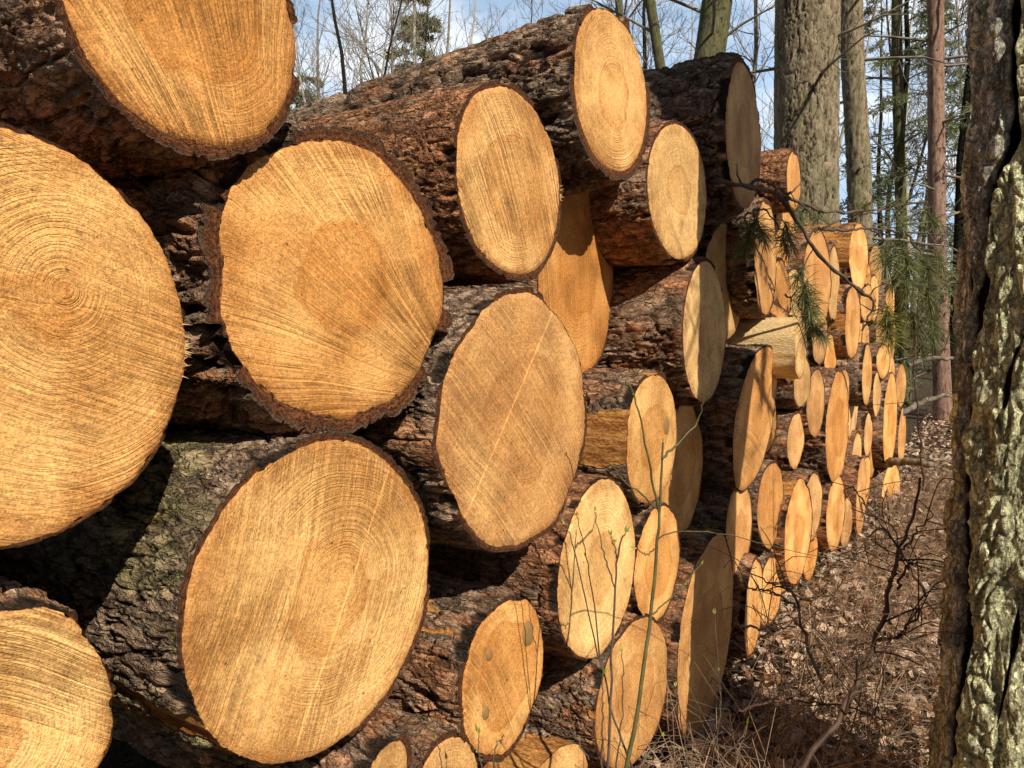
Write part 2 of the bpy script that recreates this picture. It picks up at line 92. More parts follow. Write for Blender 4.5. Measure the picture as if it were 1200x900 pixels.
    dict(C=[3.3906, 6.9355, 1.7621], r=0.1593, A=[-0.8384, 0.545, -0.0], N=[-0.8088, 0.5881, 0.0], label='small log end wedged between larger ones in the shaded far half of the pile', group='small log ends wedged into the far half of the pile', sa=80, hr=0.4, tone=(0.32967785619432954, 0.1018186964389515, 0.3, 0.3), tb=0.012, red=0.32959119710167273, irr=0.07, px=20.86984118351367),
    dict(C=[3.5349, 7.2435, 0.3671], r=0.153, A=[-0.8384, 0.545, -0.0], N=[-0.7984, 0.6021, 0.0], label='small log end wedged between larger ones in the shaded far half of the pile', group='small log ends wedged into the far half of the pile', sa=80, hr=0.4, tone=(0.8782711270011103, 0.18378983957436323, 0.3, 0.3), tb=0.012, red=0.2768916176033327, irr=0.07, px=18.885197407170402),
    dict(C=[1.1471, 3.6773, 1.9084], r=0.1487, A=[-0.8384, 0.545, -0.0], N=[-0.7878, 0.616, 0.0], label='small log end wedged between larger ones in the shaded far half of the pile', group='small log ends wedged into the far half of the pile', sa=80, hr=0.4, tone=(0.5066299882741302, 0.008784333474675955, 0.3, 0.3), tb=0.012, red=0.2384113063486592, irr=0.07, px=37.28057171857904),
    dict(C=[3.5281, 7.139, 1.1382], r=0.1513, A=[-0.8384, 0.545, -0.0], N=[-0.7984, 0.6021, 0.0], label='small log end wedged between larger ones in the shaded far half of the pile', group='small log ends wedged into the far half of the pile', sa=80, hr=0.4, tone=(0.7846506869748937, 0.048254054772101276, 0.3, 0.3), tb=0.012, red=0.6983926728000198, irr=0.07, px=19.059778522370152),
    dict(C=[1.7385, 4.3452, 1.4481], r=0.155, A=[-0.8384, 0.545, -0.0], N=[-0.8088, 0.5881, 0.0], label='small log end wedged between larger ones in the shaded far half of the pile', group='small log ends wedged into the far half of the pile', sa=80, hr=0.4, tone=(0.6029338840179311, 0.3932074509411553, 0.3, 0.3), tb=0.012, red=0.5160002738725018, irr=0.07, px=32.22278971324635),
    dict(C=[3.0946, 6.5818, 1.1445], r=0.1474, A=[-0.8384, 0.545, -0.0], N=[-0.8189, 0.5739, 0.0], label='small log end wedged between larger ones in the shaded far half of the pile', group='small log ends wedged into the far half of the pile', sa=80, hr=0.4, tone=(0.22020684298150695, 0.32668519078603436, 0.3, 0.3), tb=0.012, red=0.6622426757145985, irr=0.07, px=20.136938709446035),
    dict(C=[1.5324, 4.2196, 0.1957], r=0.1646, A=[-0.8384, 0.545, -0.0], N=[-0.7984, 0.6021, 0.0], label='small log end wedged between larger ones in the shaded far half of the pile', group='small log ends wedged into the far half of the pile', sa=80, hr=0.4, tone=(0.10586227181193478, 0.330673421235261, 0.3, 0.3), tb=0.012, red=0.2429186195554371, irr=0.07, px=35.035249447670914),
    dict(C=[1.7565, 4.4586, 0.1715], r=0.1499, A=[-0.8384, 0.545, -0.0], N=[-0.7984, 0.6021, 0.0], label='small log end wedged between larger ones in the shaded far half of the pile', group='small log ends wedged into the far half of the pile', sa=80, hr=0.4, tone=(0.802750685808991, 0.003244533941420036, 0.3, 0.3), tb=0.012, red=0.21539056642061588, irr=0.07, px=30.170039589401398),
    dict(C=[2.779, 6.0318, 1.8534], r=0.1471, A=[-0.8384, 0.545, -0.0], N=[-0.8189, 0.5739, 0.0], label='small log end wedged between larger ones in the shaded far half of the pile', group='small log ends wedged into the far half of the pile', sa=80, hr=0.4, tone=(0.5228443932171071, 0.3245084139821428, 0.3, 0.3), tb=0.012, red=0.6228171815281136, irr=0.07, px=22.23758946740373),
    dict(C=[2.8679, 6.2386, 1.4338], r=0.149, A=[-0.8384, 0.545, -0.0], N=[-0.8189, 0.5739, 0.0], label='small log end wedged between larger ones in the shaded far half of the pile', group='small log ends wedged into the far half of the pile', sa=80, hr=0.4, tone=(0.7603685648000865, 0.3736583116136986, 0.3, 0.3), tb=0.012, red=0.47489623639732376, irr=0.07, px=21.560693101663055),
    dict(C=[2.6258, 5.8061, 0.5586], r=0.1569, A=[-0.8384, 0.545, -0.0], N=[-0.8088, 0.5881, 0.0], label='small log end wedged between larger ones in the shaded far half of the pile', group='small log ends wedged into the far half of the pile', sa=80, hr=0.4, tone=(0.2338719536075666, 0.22323396239905136, 0.3, 0.3), tb=0.012, red=0.6413396525084172, irr=0.07, px=24.177676179628463),
    dict(C=[2.3359, 5.4462, 1.7208], r=0.1468, A=[-0.8384, 0.545, -0.0], N=[-0.8088, 0.5881, 0.0], label='small log end wedged between larger ones in the shaded far half of the pile', group='small log ends wedged into the far half of the pile', sa=80, hr=0.4, tone=(0.3606947778071524, 0.19511477014308892, 0.3, 0.3), tb=0.012, red=0.35418739880638406, irr=0.07, px=24.504159271108417),
    dict(C=[2.8012, 6.0933, 1.18], r=0.1454, A=[-0.8384, 0.545, -0.0], N=[-0.8189, 0.5739, 0.0], label='small log end wedged between larger ones in the shaded far half of the pile', group='small log ends wedged into the far half of the pile', sa=80, hr=0.4, tone=(0.30427604818028486, 0.3629640633220206, 0.3, 0.3), tb=0.012, red=0.6913536997274813, irr=0.07, px=21.465245766168632),
    dict(C=[2.3675, 5.4281, 0.8363], r=0.1489, A=[-0.8384, 0.545, -0.0], N=[-0.8088, 0.5881, 0.0], label='small log end wedged between larger ones in the shaded far half of the pile', group='small log ends wedged into the far half of the pile', sa=80, hr=0.4, tone=(0.2313236132099341, 0.22362943236614818, 0.3, 0.3), tb=0.012, red=0.4276879066544249, irr=0.07, px=24.56966049107184),
    dict(C=[3.1387, 6.7401, 0.1731], r=0.15, A=[-0.8384, 0.545, -0.0], N=[-0.8189, 0.5739, 0.0], label='small log end wedged between larger ones in the shaded far half of the pile', group='small log ends wedged into the far half of the pile', sa=80, hr=0.4, tone=(0.1807198327367736, 0.2846680742911371, 0.3, 0.3), tb=0.012, red=0.35499326092358263, irr=0.07, px=19.910767715473252),
    dict(C=[3.3946, 6.9277, 1.2216], r=0.1508, A=[-0.8384, 0.545, -0.0], N=[-0.8088, 0.5881, 0.0], label='small log end wedged between larger ones in the shaded far half of the pile', group='small log ends wedged into the far half of the pile', sa=80, hr=0.4, tone=(0.13204589093627855, 0.003963287138273719, 0.3, 0.3), tb=0.012, red=0.4341536889590889, irr=0.07, px=19.598087460167722),
]
FISSURES = [{'path': [[2.18, -2.491], [2.039, -2.503], [1.929, -2.432], [1.849, -2.448], [1.783, -2.72], [1.703, -2.887], [1.547, -2.876], [1.356, -3.13], [1.22, 2.808], [1.08, 2.622]], 'w': 0.02, 'd': 0.05}, {'path': [[1.535, -3.067], [1.323, -3.11], [1.03, -3.06], [0.899, -3.011], [0.8, -2.889], [0.639, -2.928], [0.53, -3.046], [0.425, -3.088]], 'w': 0.022, 'd': 0.055}, {'path': [[1.957, 2.625], [1.778, 2.613], [1.613, 3.123], [1.42, 3.085]], 'w': 0.01, 'd': 0.02}, {'path': [[1.438, -2.182], [1.346, -2.362], [1.234, -2.454]], 'w': 0.009, 'd': 0.018}, {'path': [[0.868, -2.086], [0.754, -2.151], [0.637, -2.267], [0.516, -2.401]], 'w': 0.009, 'd': 0.018}]
TREE_AT = (1.166, 1.75, 0.108)
PINE_TWIGS = [{'r': 0.01, 'p': [[0.6622, 2.72, 1.98], [0.7184, 2.62, 1.9537], [0.8505, 2.72, 1.9593], [0.9855, 2.85, 1.9573], [1.1017, 2.95, 1.9441], [1.2234, 3.05, 1.9354], [1.385, 3.15, 1.942], [1.5713, 3.25, 1.9798], [1.7579, 3.3, 2.0135]]}, {'r': 0.009, 'p': [[0.9761, 2.85, 1.9604], [1.0687, 2.9, 1.8596], [1.1541, 2.95, 1.7706], [1.2965, 3.05, 1.6823], [1.4206, 3.15, 1.6251], [1.5008, 3.2, 1.5896], [1.4814, 3.2, 1.5191], [1.4545, 3.2, 1.4625]]}, {'r': 0.006, 'p': [[0.8236, 2.72, 1.9652], [0.8774, 2.74, 1.987], [0.9717, 2.82, 1.97], [1.0377, 2.9, 1.973], [1.0936, 2.95, 2.0241]]}, {'r': 0.007, 'p': [[1.2281, 3.1, 1.8696], [1.3347, 3.15, 1.87], [1.479, 3.2, 1.8841], [1.6456, 3.25, 1.8772], [1.8348, 3.3, 1.8698]]}, {'r': 0.005, 'p': [[1.2114, 3.1, 1.8561], [1.3338, 3.15, 1.9112], [1.4425, 3.2, 1.9364], [1.6067, 3.25, 1.9904], [1.6302, 3.3, 2.0421]]}, {'r': 0.006, 'p': [[0.6663, 2.68, 1.8262], [0.7369, 2.68, 1.8379], [0.8075, 2.7, 1.8528], [0.8916, 2.75, 1.8847], [0.987, 2.82, 1.8229]]}, {'r': 0.004, 'p': [[1.0614, 3.0, 1.6022], [1.1018, 3.0, 1.5724], [1.1396, 3.0, 1.5129], [1.1305, 3.0, 1.4731]]}, {'r': 0.005, 'p': [[1.6456, 3.25, 1.8772], [1.6936, 3.2, 1.7723], [1.7261, 3.2, 1.6319], [1.6834, 3.2, 1.5191]]}, {'r': 0.004, 'p': [[1.479, 3.2, 1.8841], [1.5551, 3.15, 1.8012], [1.6058, 3.15, 1.7254]]}, {'r': 0.004, 'p': [[1.6785, 3.2, 1.6846], [1.7501, 3.2, 1.6565], [1.8212, 3.22, 1.6686]]}]
PINE_TUFTS = [([0.8498, 2.72, 1.8323], 0.075, -0.4, -1, 150, 0), ([0.8327, 2.72, 1.7789], 0.075, -0.6, -1, 150, 0), ([0.8742, 2.72, 1.8026], 0.07, 0.3, -1, 110, 0), ([0.9993, 2.82, 1.829], 0.085, 0.1, -1, 120, 0), ([0.9878, 2.82, 1.7798], 0.07, 0.5, -1, 90, 0), ([1.1213, 2.95, 1.6316], 0.08, -0.3, -1, 150, 0), ([1.129, 2.95, 1.5764], 0.085, 0.2, -1, 170, 0), ([1.1435, 2.95, 1.5113], 0.085, 0.1, -1, 170, 0), ([1.1071, 2.95, 1.6866], 0.075, -0.5, -0.6, 90, 0), ([1.1706, 2.95, 1.469], 0.07, 0.5, -1, 110, 0), ([1.5346, 3.15, 1.5314], 0.1, -0.1, -1, 240, 1), ([1.5362, 3.15, 1.4723], 0.09, 0.1, -0.7, 160, 1), ([1.514, 3.15, 1.7806], 0.1, 0.1, -1, 170, 0), ([1.5977, 3.15, 1.7668], 0.1, 0.2, -1, 200, 0), ([1.7084, 3.2, 1.7513], 0.1, 0.2, -1, 170, 0), ([1.6076, 3.15, 1.6632], 0.1, 0.0, -1, 170, 0), ([1.7266, 3.2, 1.6143], 0.1, 0.1, -1, 170, 0), ([1.6657, 3.2, 1.5191], 0.11, 0.1, -1, 190, 0), ([1.7445, 3.2, 1.4908], 0.1, 0.0, -1, 150, 0), ([1.5897, 3.2, 1.7022], 0.09, -0.4, -1, 120, 0), ([1.7235, 3.25, 1.42], 0.09, 0, -1, 120, 0), ([1.4416, 3.2, 1.9712], 0.08, 0.3, 0.2, 60, 0), ([1.571, 3.25, 1.9904], 0.08, 0.5, 0.3, 70, 0), ([1.6153, 3.25, 1.9374], 0.08, 0.2, -0.5, 80, 0), ([1.2068, 3.05, 1.9288], 0.075, -0.2, -0.6, 70, 0), ([1.1212, 3.0, 1.9139], 0.07, -0.3, -0.8, 60, 0), ([1.778, 3.3, 1.9453], 0.09, 0.3, -0.5, 80, 0), ([1.7917, 3.25, 1.7778], 0.1, 0.2, -0.8, 110, 0)]
STEMS = [[{'r': 0.0048, 'p': [[0.2208, 1.45, 0.5829], [0.2431, 1.47, 0.675], [0.2673, 1.5, 0.7996], [0.2835, 1.52, 0.9054], [0.2948, 1.54, 1.0045], [0.3012, 1.55, 1.0723], [0.3059, 1.56, 1.1408], [0.3105, 1.57, 1.2133]]}, {'r': 0.0028, 'p': [[0.2995, 1.55, 1.0723], [0.283, 1.54, 1.1444], [0.2596, 1.53, 1.2495], [0.2403, 1.52, 1.3186], [0.2234, 1.51, 1.3412]]}, {'r': 0.0028, 'p': [[0.3072, 1.56, 1.1813], [0.3461, 1.58, 1.212], [0.3839, 1.6, 1.2471], [0.4029, 1.6, 1.2954]]}, {'r': 0.0023, 'p': [[0.2959, 1.55, 1.0794], [0.2591, 1.54, 1.113], [0.2229, 1.53, 1.1427], [0.2008, 1.52, 1.1737]]}, {'r': 0.0016, 'p': [[0.2981, 1.54, 1.0203], [0.3509, 1.6, 1.0211], [0.459, 1.7, 0.9923], [0.5876, 1.8, 0.9425], [0.7493, 1.9, 0.8856], [0.9016, 2.0, 0.8484]]}, {'r': 0.0018, 'p': [[0.2838, 1.52, 0.8704], [0.3241, 1.55, 0.8917], [0.3656, 1.58, 0.9214], [0.4005, 1.6, 0.948]]}, {'r': 0.0018, 'p': [[0.2948, 1.54, 1.0045], [0.2707, 1.53, 0.9897], [0.2516, 1.52, 1.0047]]}], [{'r': 0.0028, 'p': [[0.1821, 1.42, 0.6002], [0.1887, 1.43, 0.7704], [0.1925, 1.44, 0.8661], [0.1981, 1.45, 0.9624], [0.204, 1.46, 1.0094], [0.2103, 1.46, 1.0427], [0.2184, 1.46, 1.051]]}, {'r': 0.0018, 'p': [[0.1982, 1.45, 0.9458], [0.1752, 1.44, 1.015], [0.1569, 1.44, 1.097]]}, {'r': 0.0018, 'p': [[0.2024, 1.46, 1.001], [0.1973, 1.46, 1.026], [0.1906, 1.46, 1.046]]}], [{'r': 0.0023, 'p': [[0.2438, 1.5, 0.5593], [0.2046, 1.47, 0.6664], [0.178, 1.45, 0.7782], [0.1467, 1.44, 0.8993], [0.1159, 1.43, 1.0341], [0.1006, 1.42, 1.0773]]}, {'r': 0.0018, 'p': [[0.173, 1.45, 0.795], [0.1546, 1.44, 0.9325], [0.1362, 1.44, 1.0314], [0.1221, 1.43, 1.0911]]}], [{'r': 0.0023, 'p': [[0.1683, 1.4, 0.6117], [0.1693, 1.4, 0.7023], [0.1687, 1.4, 0.8003]]}, {'r': 0.0018, 'p': [[0.1956, 1.4, 0.6117], [0.2059, 1.41, 0.6972], [0.21, 1.42, 0.775], [0.2079, 1.42, 0.8327]]}, {'r': 0.0018, 'p': [[0.1441, 1.4, 0.6365], [0.1151, 1.4, 0.6859], [0.0798, 1.4, 0.735]]}, {'r': 0.0018, 'p': [[0.2372, 1.4, 0.6167], [0.263, 1.42, 0.642], [0.2858, 1.43, 0.6668]]}], [{'r': 0.0023, 'p': [[0.3691, 1.55, 0.5251], [0.36, 1.56, 0.5837], [0.3503, 1.56, 0.6476], [0.343, 1.57, 0.6977]]}, {'r': 0.0016, 'p': [[0.425, 1.6, 0.4963], [0.4352, 1.6, 0.5528], [0.4468, 1.6, 0.6335], [0.4419, 1.6, 0.7118], [0.4309, 1.6, 0.8415]]}, {'r': 0.0023, 'p': [[0.4323, 1.6, 0.5019], [0.4664, 1.6, 0.5434], [0.4959, 1.62, 0.5591], [0.5083, 1.62, 0.5895]]}], [{'r': 0.0018, 'p': [[-0.0506, 1.3, 0.6695], [-0.0565, 1.3, 0.7001], [-0.0579, 1.3, 0.7383]]}, {'r': 0.0018, 'p': [[-0.0298, 1.3, 0.6695], [-0.0312, 1.3, 0.7078], [-0.0148, 1.3, 0.7353]]}, {'r': 0.0012, 'p': [[-0.1191, 1.3, 0.6695], [-0.1307, 1.3, 0.723], [-0.1379, 1.3, 0.7688]]}]]
BRAMBLES = [[{'r': 0.0085, 'p': [[0.6119, 1.75, 0.3683], [0.7204, 1.8, 0.4232], [0.8222, 1.85, 0.5149], [0.9059, 1.9, 0.6231], [0.9474, 1.92, 0.7258], [0.973, 1.95, 0.8046], [1.0247, 2.0, 0.8803], [1.0826, 2.05, 0.9485], [1.1247, 2.1, 1.0441]]}, {'r': 0.005, 'p': [[0.9474, 1.92, 0.7258], [0.9603, 1.9, 0.8422], [0.9884, 1.9, 0.9073], [1.0357, 1.9, 0.9722]]}, {'r': 0.004, 'p': [[0.9956, 1.95, 0.7822], [1.0508, 2.0, 0.8346], [1.083, 2.0, 0.8117]]}, {'r': 0.005, 'p': [[0.9312, 1.91, 0.6632], [0.9946, 1.9, 0.6891], [1.0351, 1.9, 0.7767]]}, {'r': 0.003, 'p': [[0.8121, 1.85, 0.4976], [0.8389, 1.8, 0.6233], [0.8986, 1.8, 0.686], [0.9269, 1.8, 0.7692]]}], [{'r': 0.007, 'p': [[1.0794, 2.6, 0.2389], [1.0252, 2.62, 0.3667], [0.9884, 2.65, 0.5228], [0.9519, 2.65, 0.5533], [0.8857, 2.66, 0.5866]]}, {'r': 0.005, 'p': [[1.0004, 2.64, 0.4898], [0.8812, 2.6, 0.5637], [0.793, 2.6, 0.5696]]}], [{'r': 0.005, 'p': [[0.7589, 2.5, 0.4728], [0.8496, 2.5, 0.4699], [0.9345, 2.5, 0.4757]]}], [{'r': 0.004, 'p': [[0.6342, 2.1, 0.3877], [0.7295, 2.1, 0.4122], [0.8611, 2.1, 0.4122], [0.9813, 2.1, 0.3852], [1.1022, 2.1, 0.3434]]}], [{'r': 0.005, 'p': [[1.3156, 2.4, 0.6075], [1.2724, 2.5, 0.7454], [1.2266, 2.6, 0.8368], [1.166, 2.6, 0.9252]]}, {'r': 0.003, 'p': [[1.2966, 2.5, 0.6883], [1.2105, 2.5, 0.7454], [1.1267, 2.5, 0.7169]]}], [{'r': 0.004, 'p': [[1.6212, 3.0, 0.8491], [1.5887, 3.0, 1.1528], [1.5728, 3.0, 1.3535], [1.5956, 3.0, 1.4864]]}, {'r': 0.003, 'p': [[1.5907, 3.0, 1.0856], [1.6713, 3.0, 1.1864]]}]]
GROUND_BRANCHES = [{'r': 0.03, 'p': [[3.7646, 7.5, 0.6849], [4.215, 7.8, 0.8126], [4.5615, 8.0, 0.8685]]}, {'r': 0.035, 'p': [[3.2501, 6.6, 0.3727], [3.3305, 6.4, 0.4117], [3.4146, 6.2, 0.4152]]}, {'r': 0.03, 'p': [[4.6409, 9.0, 1.1404], [4.8985, 9.0, 1.2204], [5.2487, 9.0, 1.2104]]}]
TRUNKS = [{'at': [2.956, 7.6], 'lean': -0.0214, 'r': 0.2787, 'kind': 'conifer', 'label': 'thickest straight grey-brown conifer trunk rising behind the pile'}, {'at': [4.875, 10.5], 'lean': -0.0588, 'r': 0.14, 'kind': 'conifer', 'label': 'slim pale grey trunk right of the thickest conifer trunk'}, {'at': [6.497, 11.5], 'lean': -0.0561, 'r': 0.115, 'kind': 'pink', 'label': 'pinkish pine trunk near the lichen-covered trunk'}, {'at': [1.686, 9.5], 'lean': 0.1491, 'r': 0.19, 'kind': 'green', 'label': 'greenish smooth tree trunk behind the dark furrowed top log'}, {'at': [3.226, 12], 'lean': -0.1696, 'r': 0.08, 'kind': 'green', 'label': 'slim dark trunk leaning left above the topmost log'}, {'at': [2.32, 14], 'lean': -0.0589, 'r': 0.07, 'kind': 'green', 'label': 'thin straight greenish trunk just right of the topmost log'}, {'at': [6.725, 13], 'lean': -0.0515, 'r': 0.0867, 'kind': 'green', 'label': 'slim greenish trunk wrapped in conifer sprays, left of the pinkish one'}, {'at': [1.74, 1.2], 'lean': 0.0, 'r': 0.17, 'kind': 'conifer', 'label': 'grey-brown conifer trunk standing outside the photo beside the lichen-covered one'}]
BARE = [[-6.0529, 22, 11, 0, 0], [-6.2015, 26, 14, 1, 1], [-4.1103, 19, 13, 2, 2.2], [-4.1591, 23, 13, 0, 3.1], [-4.5042, 28, 15, 1, 4], [-2.7491, 21, 13, 3, 0.5], [-3.0852, 27, 14, 2, 5], [-1.4755, 19, 11, 1, 2.7], [-1.3845, 24, 13, 3, 1.2], [-0.8321, 30, 14, 0, 2], [0.2884, 26, 13, 2, 0.9], [1.3313, 30, 14, 3, 4.4], [2.7957, 28, 14, 1, 5.3], [3.8607, 24, 13, 0, 1.7], [3.6943, 18, 12, 2, 3.7], [6.2903, 27, 14, 3, 2.4], [4.4731, 14, 10, 1, 0.3], [7.4441, 22, 12, 3, 1.9], [7.6881, 18, 11, 0, 2.9], [10.0179, 21, 12, 2, 1.1], [12.6472, 24, 13, 1, 3.3], [7.4552, 15, 9, 3, 0.2], [11.6487, 20, 12, 0, 4.2], [-9.319, 30, 14, 3, 1.4], [-12.1147, 26, 13, 1, 2.0], [15.9754, 24, 13, 2, 3.9]]
CONIFERS = [[6.6054, 13, 10, 0], [6.896, 12, 11, 1], [9.0638, 19, 10, 1], [10.3729, 17, 12, 0], [13.7876, 26, 13, 1], [-8.751, 34, 13.0, 2], [-4.3932, 36, 17.5, 2], [-11.3159, 40, 13.5, 2]]


# ------------------------------------------------------------------ noise in numpy
def _h(ix, iy, iz, seed):
    h = (ix.astype(np.uint32) * np.uint32(374761393) + iy.astype(np.uint32) * np.uint32(668265263)
         + iz.astype(np.uint32) * np.uint32(2147483647 - 58) + np.uint32((seed * 974634777) & 0xffffffff))
    h = (h ^ (h >> np.uint32(13))) * np.uint32(1274126177)
    h = (h ^ (h >> np.uint32(16))) * np.uint32(2246822519)
    h = h ^ (h >> np.uint32(15))
    return (h & np.uint32(0xffffff)).astype(np.float32) / np.float32(0xffffff)

def vnoise(p, seed=0):
    f = np.floor(p); i = f.astype(np.int64); w = (p - f).astype(np.float32)
    w = w * w * w * (w * (w * 6 - 15) + 10)
    x, y, z = i[..., 0], i[..., 1], i[..., 2]
    def g(a, b, c): return _h(x + a, y + b, z + c, seed)
    wx, wy, wz = w[..., 0], w[..., 1], w[..., 2]
    a = g(0,0,0)*(1-wx)+g(1,0,0)*wx; b = g(0,1,0)*(1-wx)+g(1,1,0)*wx
    c = g(0,0,1)*(1-wx)+g(1,0,1)*wx; d = g(0,1,1)*(1-wx)+g(1,1,1)*wx
    return ((a*(1-wy)+b*wy)*(1-wz) + (c*(1-wy)+d*wy)*wz) * 2 - 1

def fbm(p, octs=4, seed=0, gain=.5):
    o = 0; a = 1.0; t = 0
    for k in range(octs):
        o = o + a * vnoise(p * (2.03 ** k), seed + k * 13); t += a; a *= gain
    return o / t

def worley(p, seed=0):
    f = np.floor(p); i = f.astype(np.int64); w = (p - f).astype(np.float32)
    f1 = np.full(p.shape[:-1], 9., np.float32); f2 = f1.copy(); idv = np.zeros_like(f1)
    for a in (-1, 0, 1):
        for b in (-1, 0, 1):
            for c in (-1, 0, 1):
                x, y, z = i[..., 0] + a, i[..., 1] + b, i[..., 2] + c
                dx = a + .1 + .8*_h(x, y, z, seed) - w[..., 0]
                dy = b + .1 + .8*_h(x, y, z, seed + 1) - w[..., 1]
                dz = c + .1 + .8*_h(x, y, z, seed + 2) - w[..., 2]
                dd = dx*dx + dy*dy + dz*dz
                n1 = dd < f1
                f2 = np.where(n1, f1, np.minimum(f2, dd))
                idv = np.where(n1, _h(x, y, z, seed + 5), idv)
                f1 = np.where(n1, dd, f1)
    return np.sqrt(f1), np.sqrt(f2), idv

def sstep(a, b, x):
    t = np.clip((x - a) / (b - a), 0, 1); return t * t * (3 - 2 * t)

# ------------------------------------------------------------------ objects
def mesh_obj(name, V, Fq, mats, parent=None, mi=None, smooth=True, attrs=None):
    """V (n,3), Fq: list of (m,k) index arrays (k = 3 or 4)."""
    me = bpy.data.meshes.new(name)
    V = np.asarray(V, np.float32)
    Fq = [np.asarray(f, np.int32) for f in (Fq if isinstance(Fq, list) else [Fq]) if len(f)]
    nl = sum(f.size for f in Fq); nf = sum(len(f) for f in Fq)
    me.vertices.add(len(V)); me.vertices.foreach_set('co', V.ravel())
    me.loops.add(nl); me.loops.foreach_set('vertex_index', np.concatenate([f.ravel() for f in Fq]))
    tot = np.concatenate([np.full(len(f), f.shape[1], np.int32) for f in Fq])
    me.polygons.add(nf)
    me.polygons.foreach_set('loop_start', np.concatenate([[0], np.cumsum(tot)[:-1]]).astype(np.int32))
    me.polygons.foreach_set('loop_total', tot)
    for m in (mats if isinstance(mats, list) else [mats]): me.materials.append(m)
    if mi is not None: me.polygons.foreach_set('material_index', np.asarray(mi, np.int32))
    me.update(calc_edges=True)
    me.polygons.foreach_set('use_smooth', np.full(nf, smooth, bool))
    for k, a in (attrs or {}).items():
        a = np.asarray(a, np.float32)
        if a.ndim == 1:
            at = me.attributes.new(k, 'FLOAT', 'POINT'); at.data.foreach_set('value', a)
        else:
            at = me.attributes.new(k, 'FLOAT_VECTOR', 'POINT'); at.data.foreach_set('vector', a.ravel())
    me.validate()
    o = bpy.data.objects.new(name, me); COL.objects.link(o)
    if parent: o.parent = parent
    return o

def tag(o, label, cat, group=None):
    o['label'] = label; o['category'] = cat
    if group: o['group'] = group
    return o

def empty(name, loc=(0, 0, 0)):
    o = bpy.data.objects.new(name, None); COL.objects.link(o); o.location = loc
    o.empty_display_size = .1
    return o

def copy_thing(root, loc, rz, sc=1.0):
    r = root.copy(); COL.objects.link(r); r.location = loc; r.rotation_euler = (0, 0, rz); r.scale = (sc, sc, sc)
    for ch in list(root.children):
        c = ch.copy(); COL.objects.link(c); c.parent = r
    return r

# ------------------------------------------------------------------ materials
class NT:
    def __init__(s, name):
        s.m = bpy.data.materials.new(name); s.m.use_nodes = True
        s.t = s.m.node_tree; s.t.nodes.clear()
        s.out = s.t.nodes.new('ShaderNodeOutputMaterial')
        s.b = s.t.nodes.new('ShaderNodeBsdfPrincipled')
        s.t.links.new(s.b.outputs[0], s.out.inputs[0])
        s.b.inputs['Roughness'].default_value = .85
        s.b.inputs['Specular IOR Level'].default_value = .25
    def n(s, t): return s.t.nodes.new(t)
    def put(s, sock, v):
        if isinstance(v, bpy.types.NodeSocket): s.t.links.new(v, sock)
        else: sock.default_value = v
    def math(s, op, a, b=0.0, c=None, clamp=False):
        n = s.n('ShaderNodeMath'); n.operation = op; n.use_clamp = clamp
        s.put(n.inputs[0], a); s.put(n.inputs[1], b)
        if c is not None: s.put(n.inputs[2], c)
        return n.outputs[0]
    def vmath(s, op, a, b):
        n = s.n('ShaderNodeVectorMath'); n.operation = op; s.put(n.inputs[0], a); s.put(n.inputs[1], b)
        return n.outputs[0]
    def length(s, a):
        n = s.n('ShaderNodeVectorMath'); n.operation = 'LENGTH'; s.put(n.inputs[0], a); return n.outputs['Value']
    def attr(s, name, fac=False):
        n = s.n('ShaderNodeAttribute'); n.attribute_name = name
        return n.outputs['Fac'] if fac else n.outputs['Vector']
    def sep(s, v):
        n = s.n('ShaderNodeSeparateXYZ'); s.put(n.inputs[0], v); return n.outputs
    def comb(s, x, y, z):
        n = s.n('ShaderNodeCombineXYZ')
        for i, v in enumerate((x, y, z)): s.put(n.inputs[i], v)
        return n.outputs[0]
    def coord(s, which='Object'):
        return s.n('ShaderNodeTexCoord').outputs[which]
    def noise(s, vec, scale, detail=3, rough=.55, dist=0, dims='3D', w=None):
        n = s.n('ShaderNodeTexNoise'); n.noise_dimensions = dims
        if dims == '1D': s.put(n.inputs['W'], w)
        else: s.put(n.inputs['Vector'], vec)
        n.inputs['Scale'].default_value = scale; n.inputs['Detail'].default_value = detail
        n.inputs['Roughness'].default_value = rough; n.inputs['Distortion'].default_value = dist
        return n.outputs['Fac']
    def step(s, v, a, b):
        n = s.n('ShaderNodeMapRange'); n.interpolation_type = 'SMOOTHSTEP'
        s.put(n.inputs[0], v); s.put(n.inputs[1], a); s.put(n.inputs[2], b)
        return n.outputs[0]
    def rng(s, v, a, b, c, d):
        n = s.n('ShaderNodeMapRange'); s.put(n.inputs[0], v)
        for i, x in enumerate((a, b, c, d)): s.put(n.inputs[i + 1], x)
        return n.outputs[0]
    def mix(s, f, a, b, mode='MIX'):
        n = s.n('ShaderNodeMix'); n.data_type = 'RGBA'; n.blend_type = mode
        s.put(n.inputs[0], f)
        for i, v in ((6, a), (7, b)):
            if isinstance(v, tuple) and len(v) == 3: v = v + (1,)
            s.put(n.inputs[i], v)
        return n.outputs[2]
    def gray(s, v):  # float -> colour
        return s.comb(v, v, v)
    def bump(s, h, dist, strength=1.0, prev=None):
        n = s.n('ShaderNodeBump'); s.put(n.inputs['Height'], h)
        n.inputs['Distance'].default_value = dist; n.inputs['Strength'].default_value = strength
        if prev is not None: s.put(n.inputs['Normal'], prev)
        return n.outputs[0]
    def finish(s, col, normal=None, rough=None, spec=None):
        s.put(s.b.inputs['Base Color'], col if not (isinstance(col, tuple) and len(col) == 3) else col + (1,))
        if normal is not None: s.put(s.b.inputs['Normal'], normal)
        if rough is not None: s.put(s.b.inputs['Roughness'], rough)
        if spec is not None: s.put(s.b.inputs['Specular IOR Level'], spec)
        return s.m

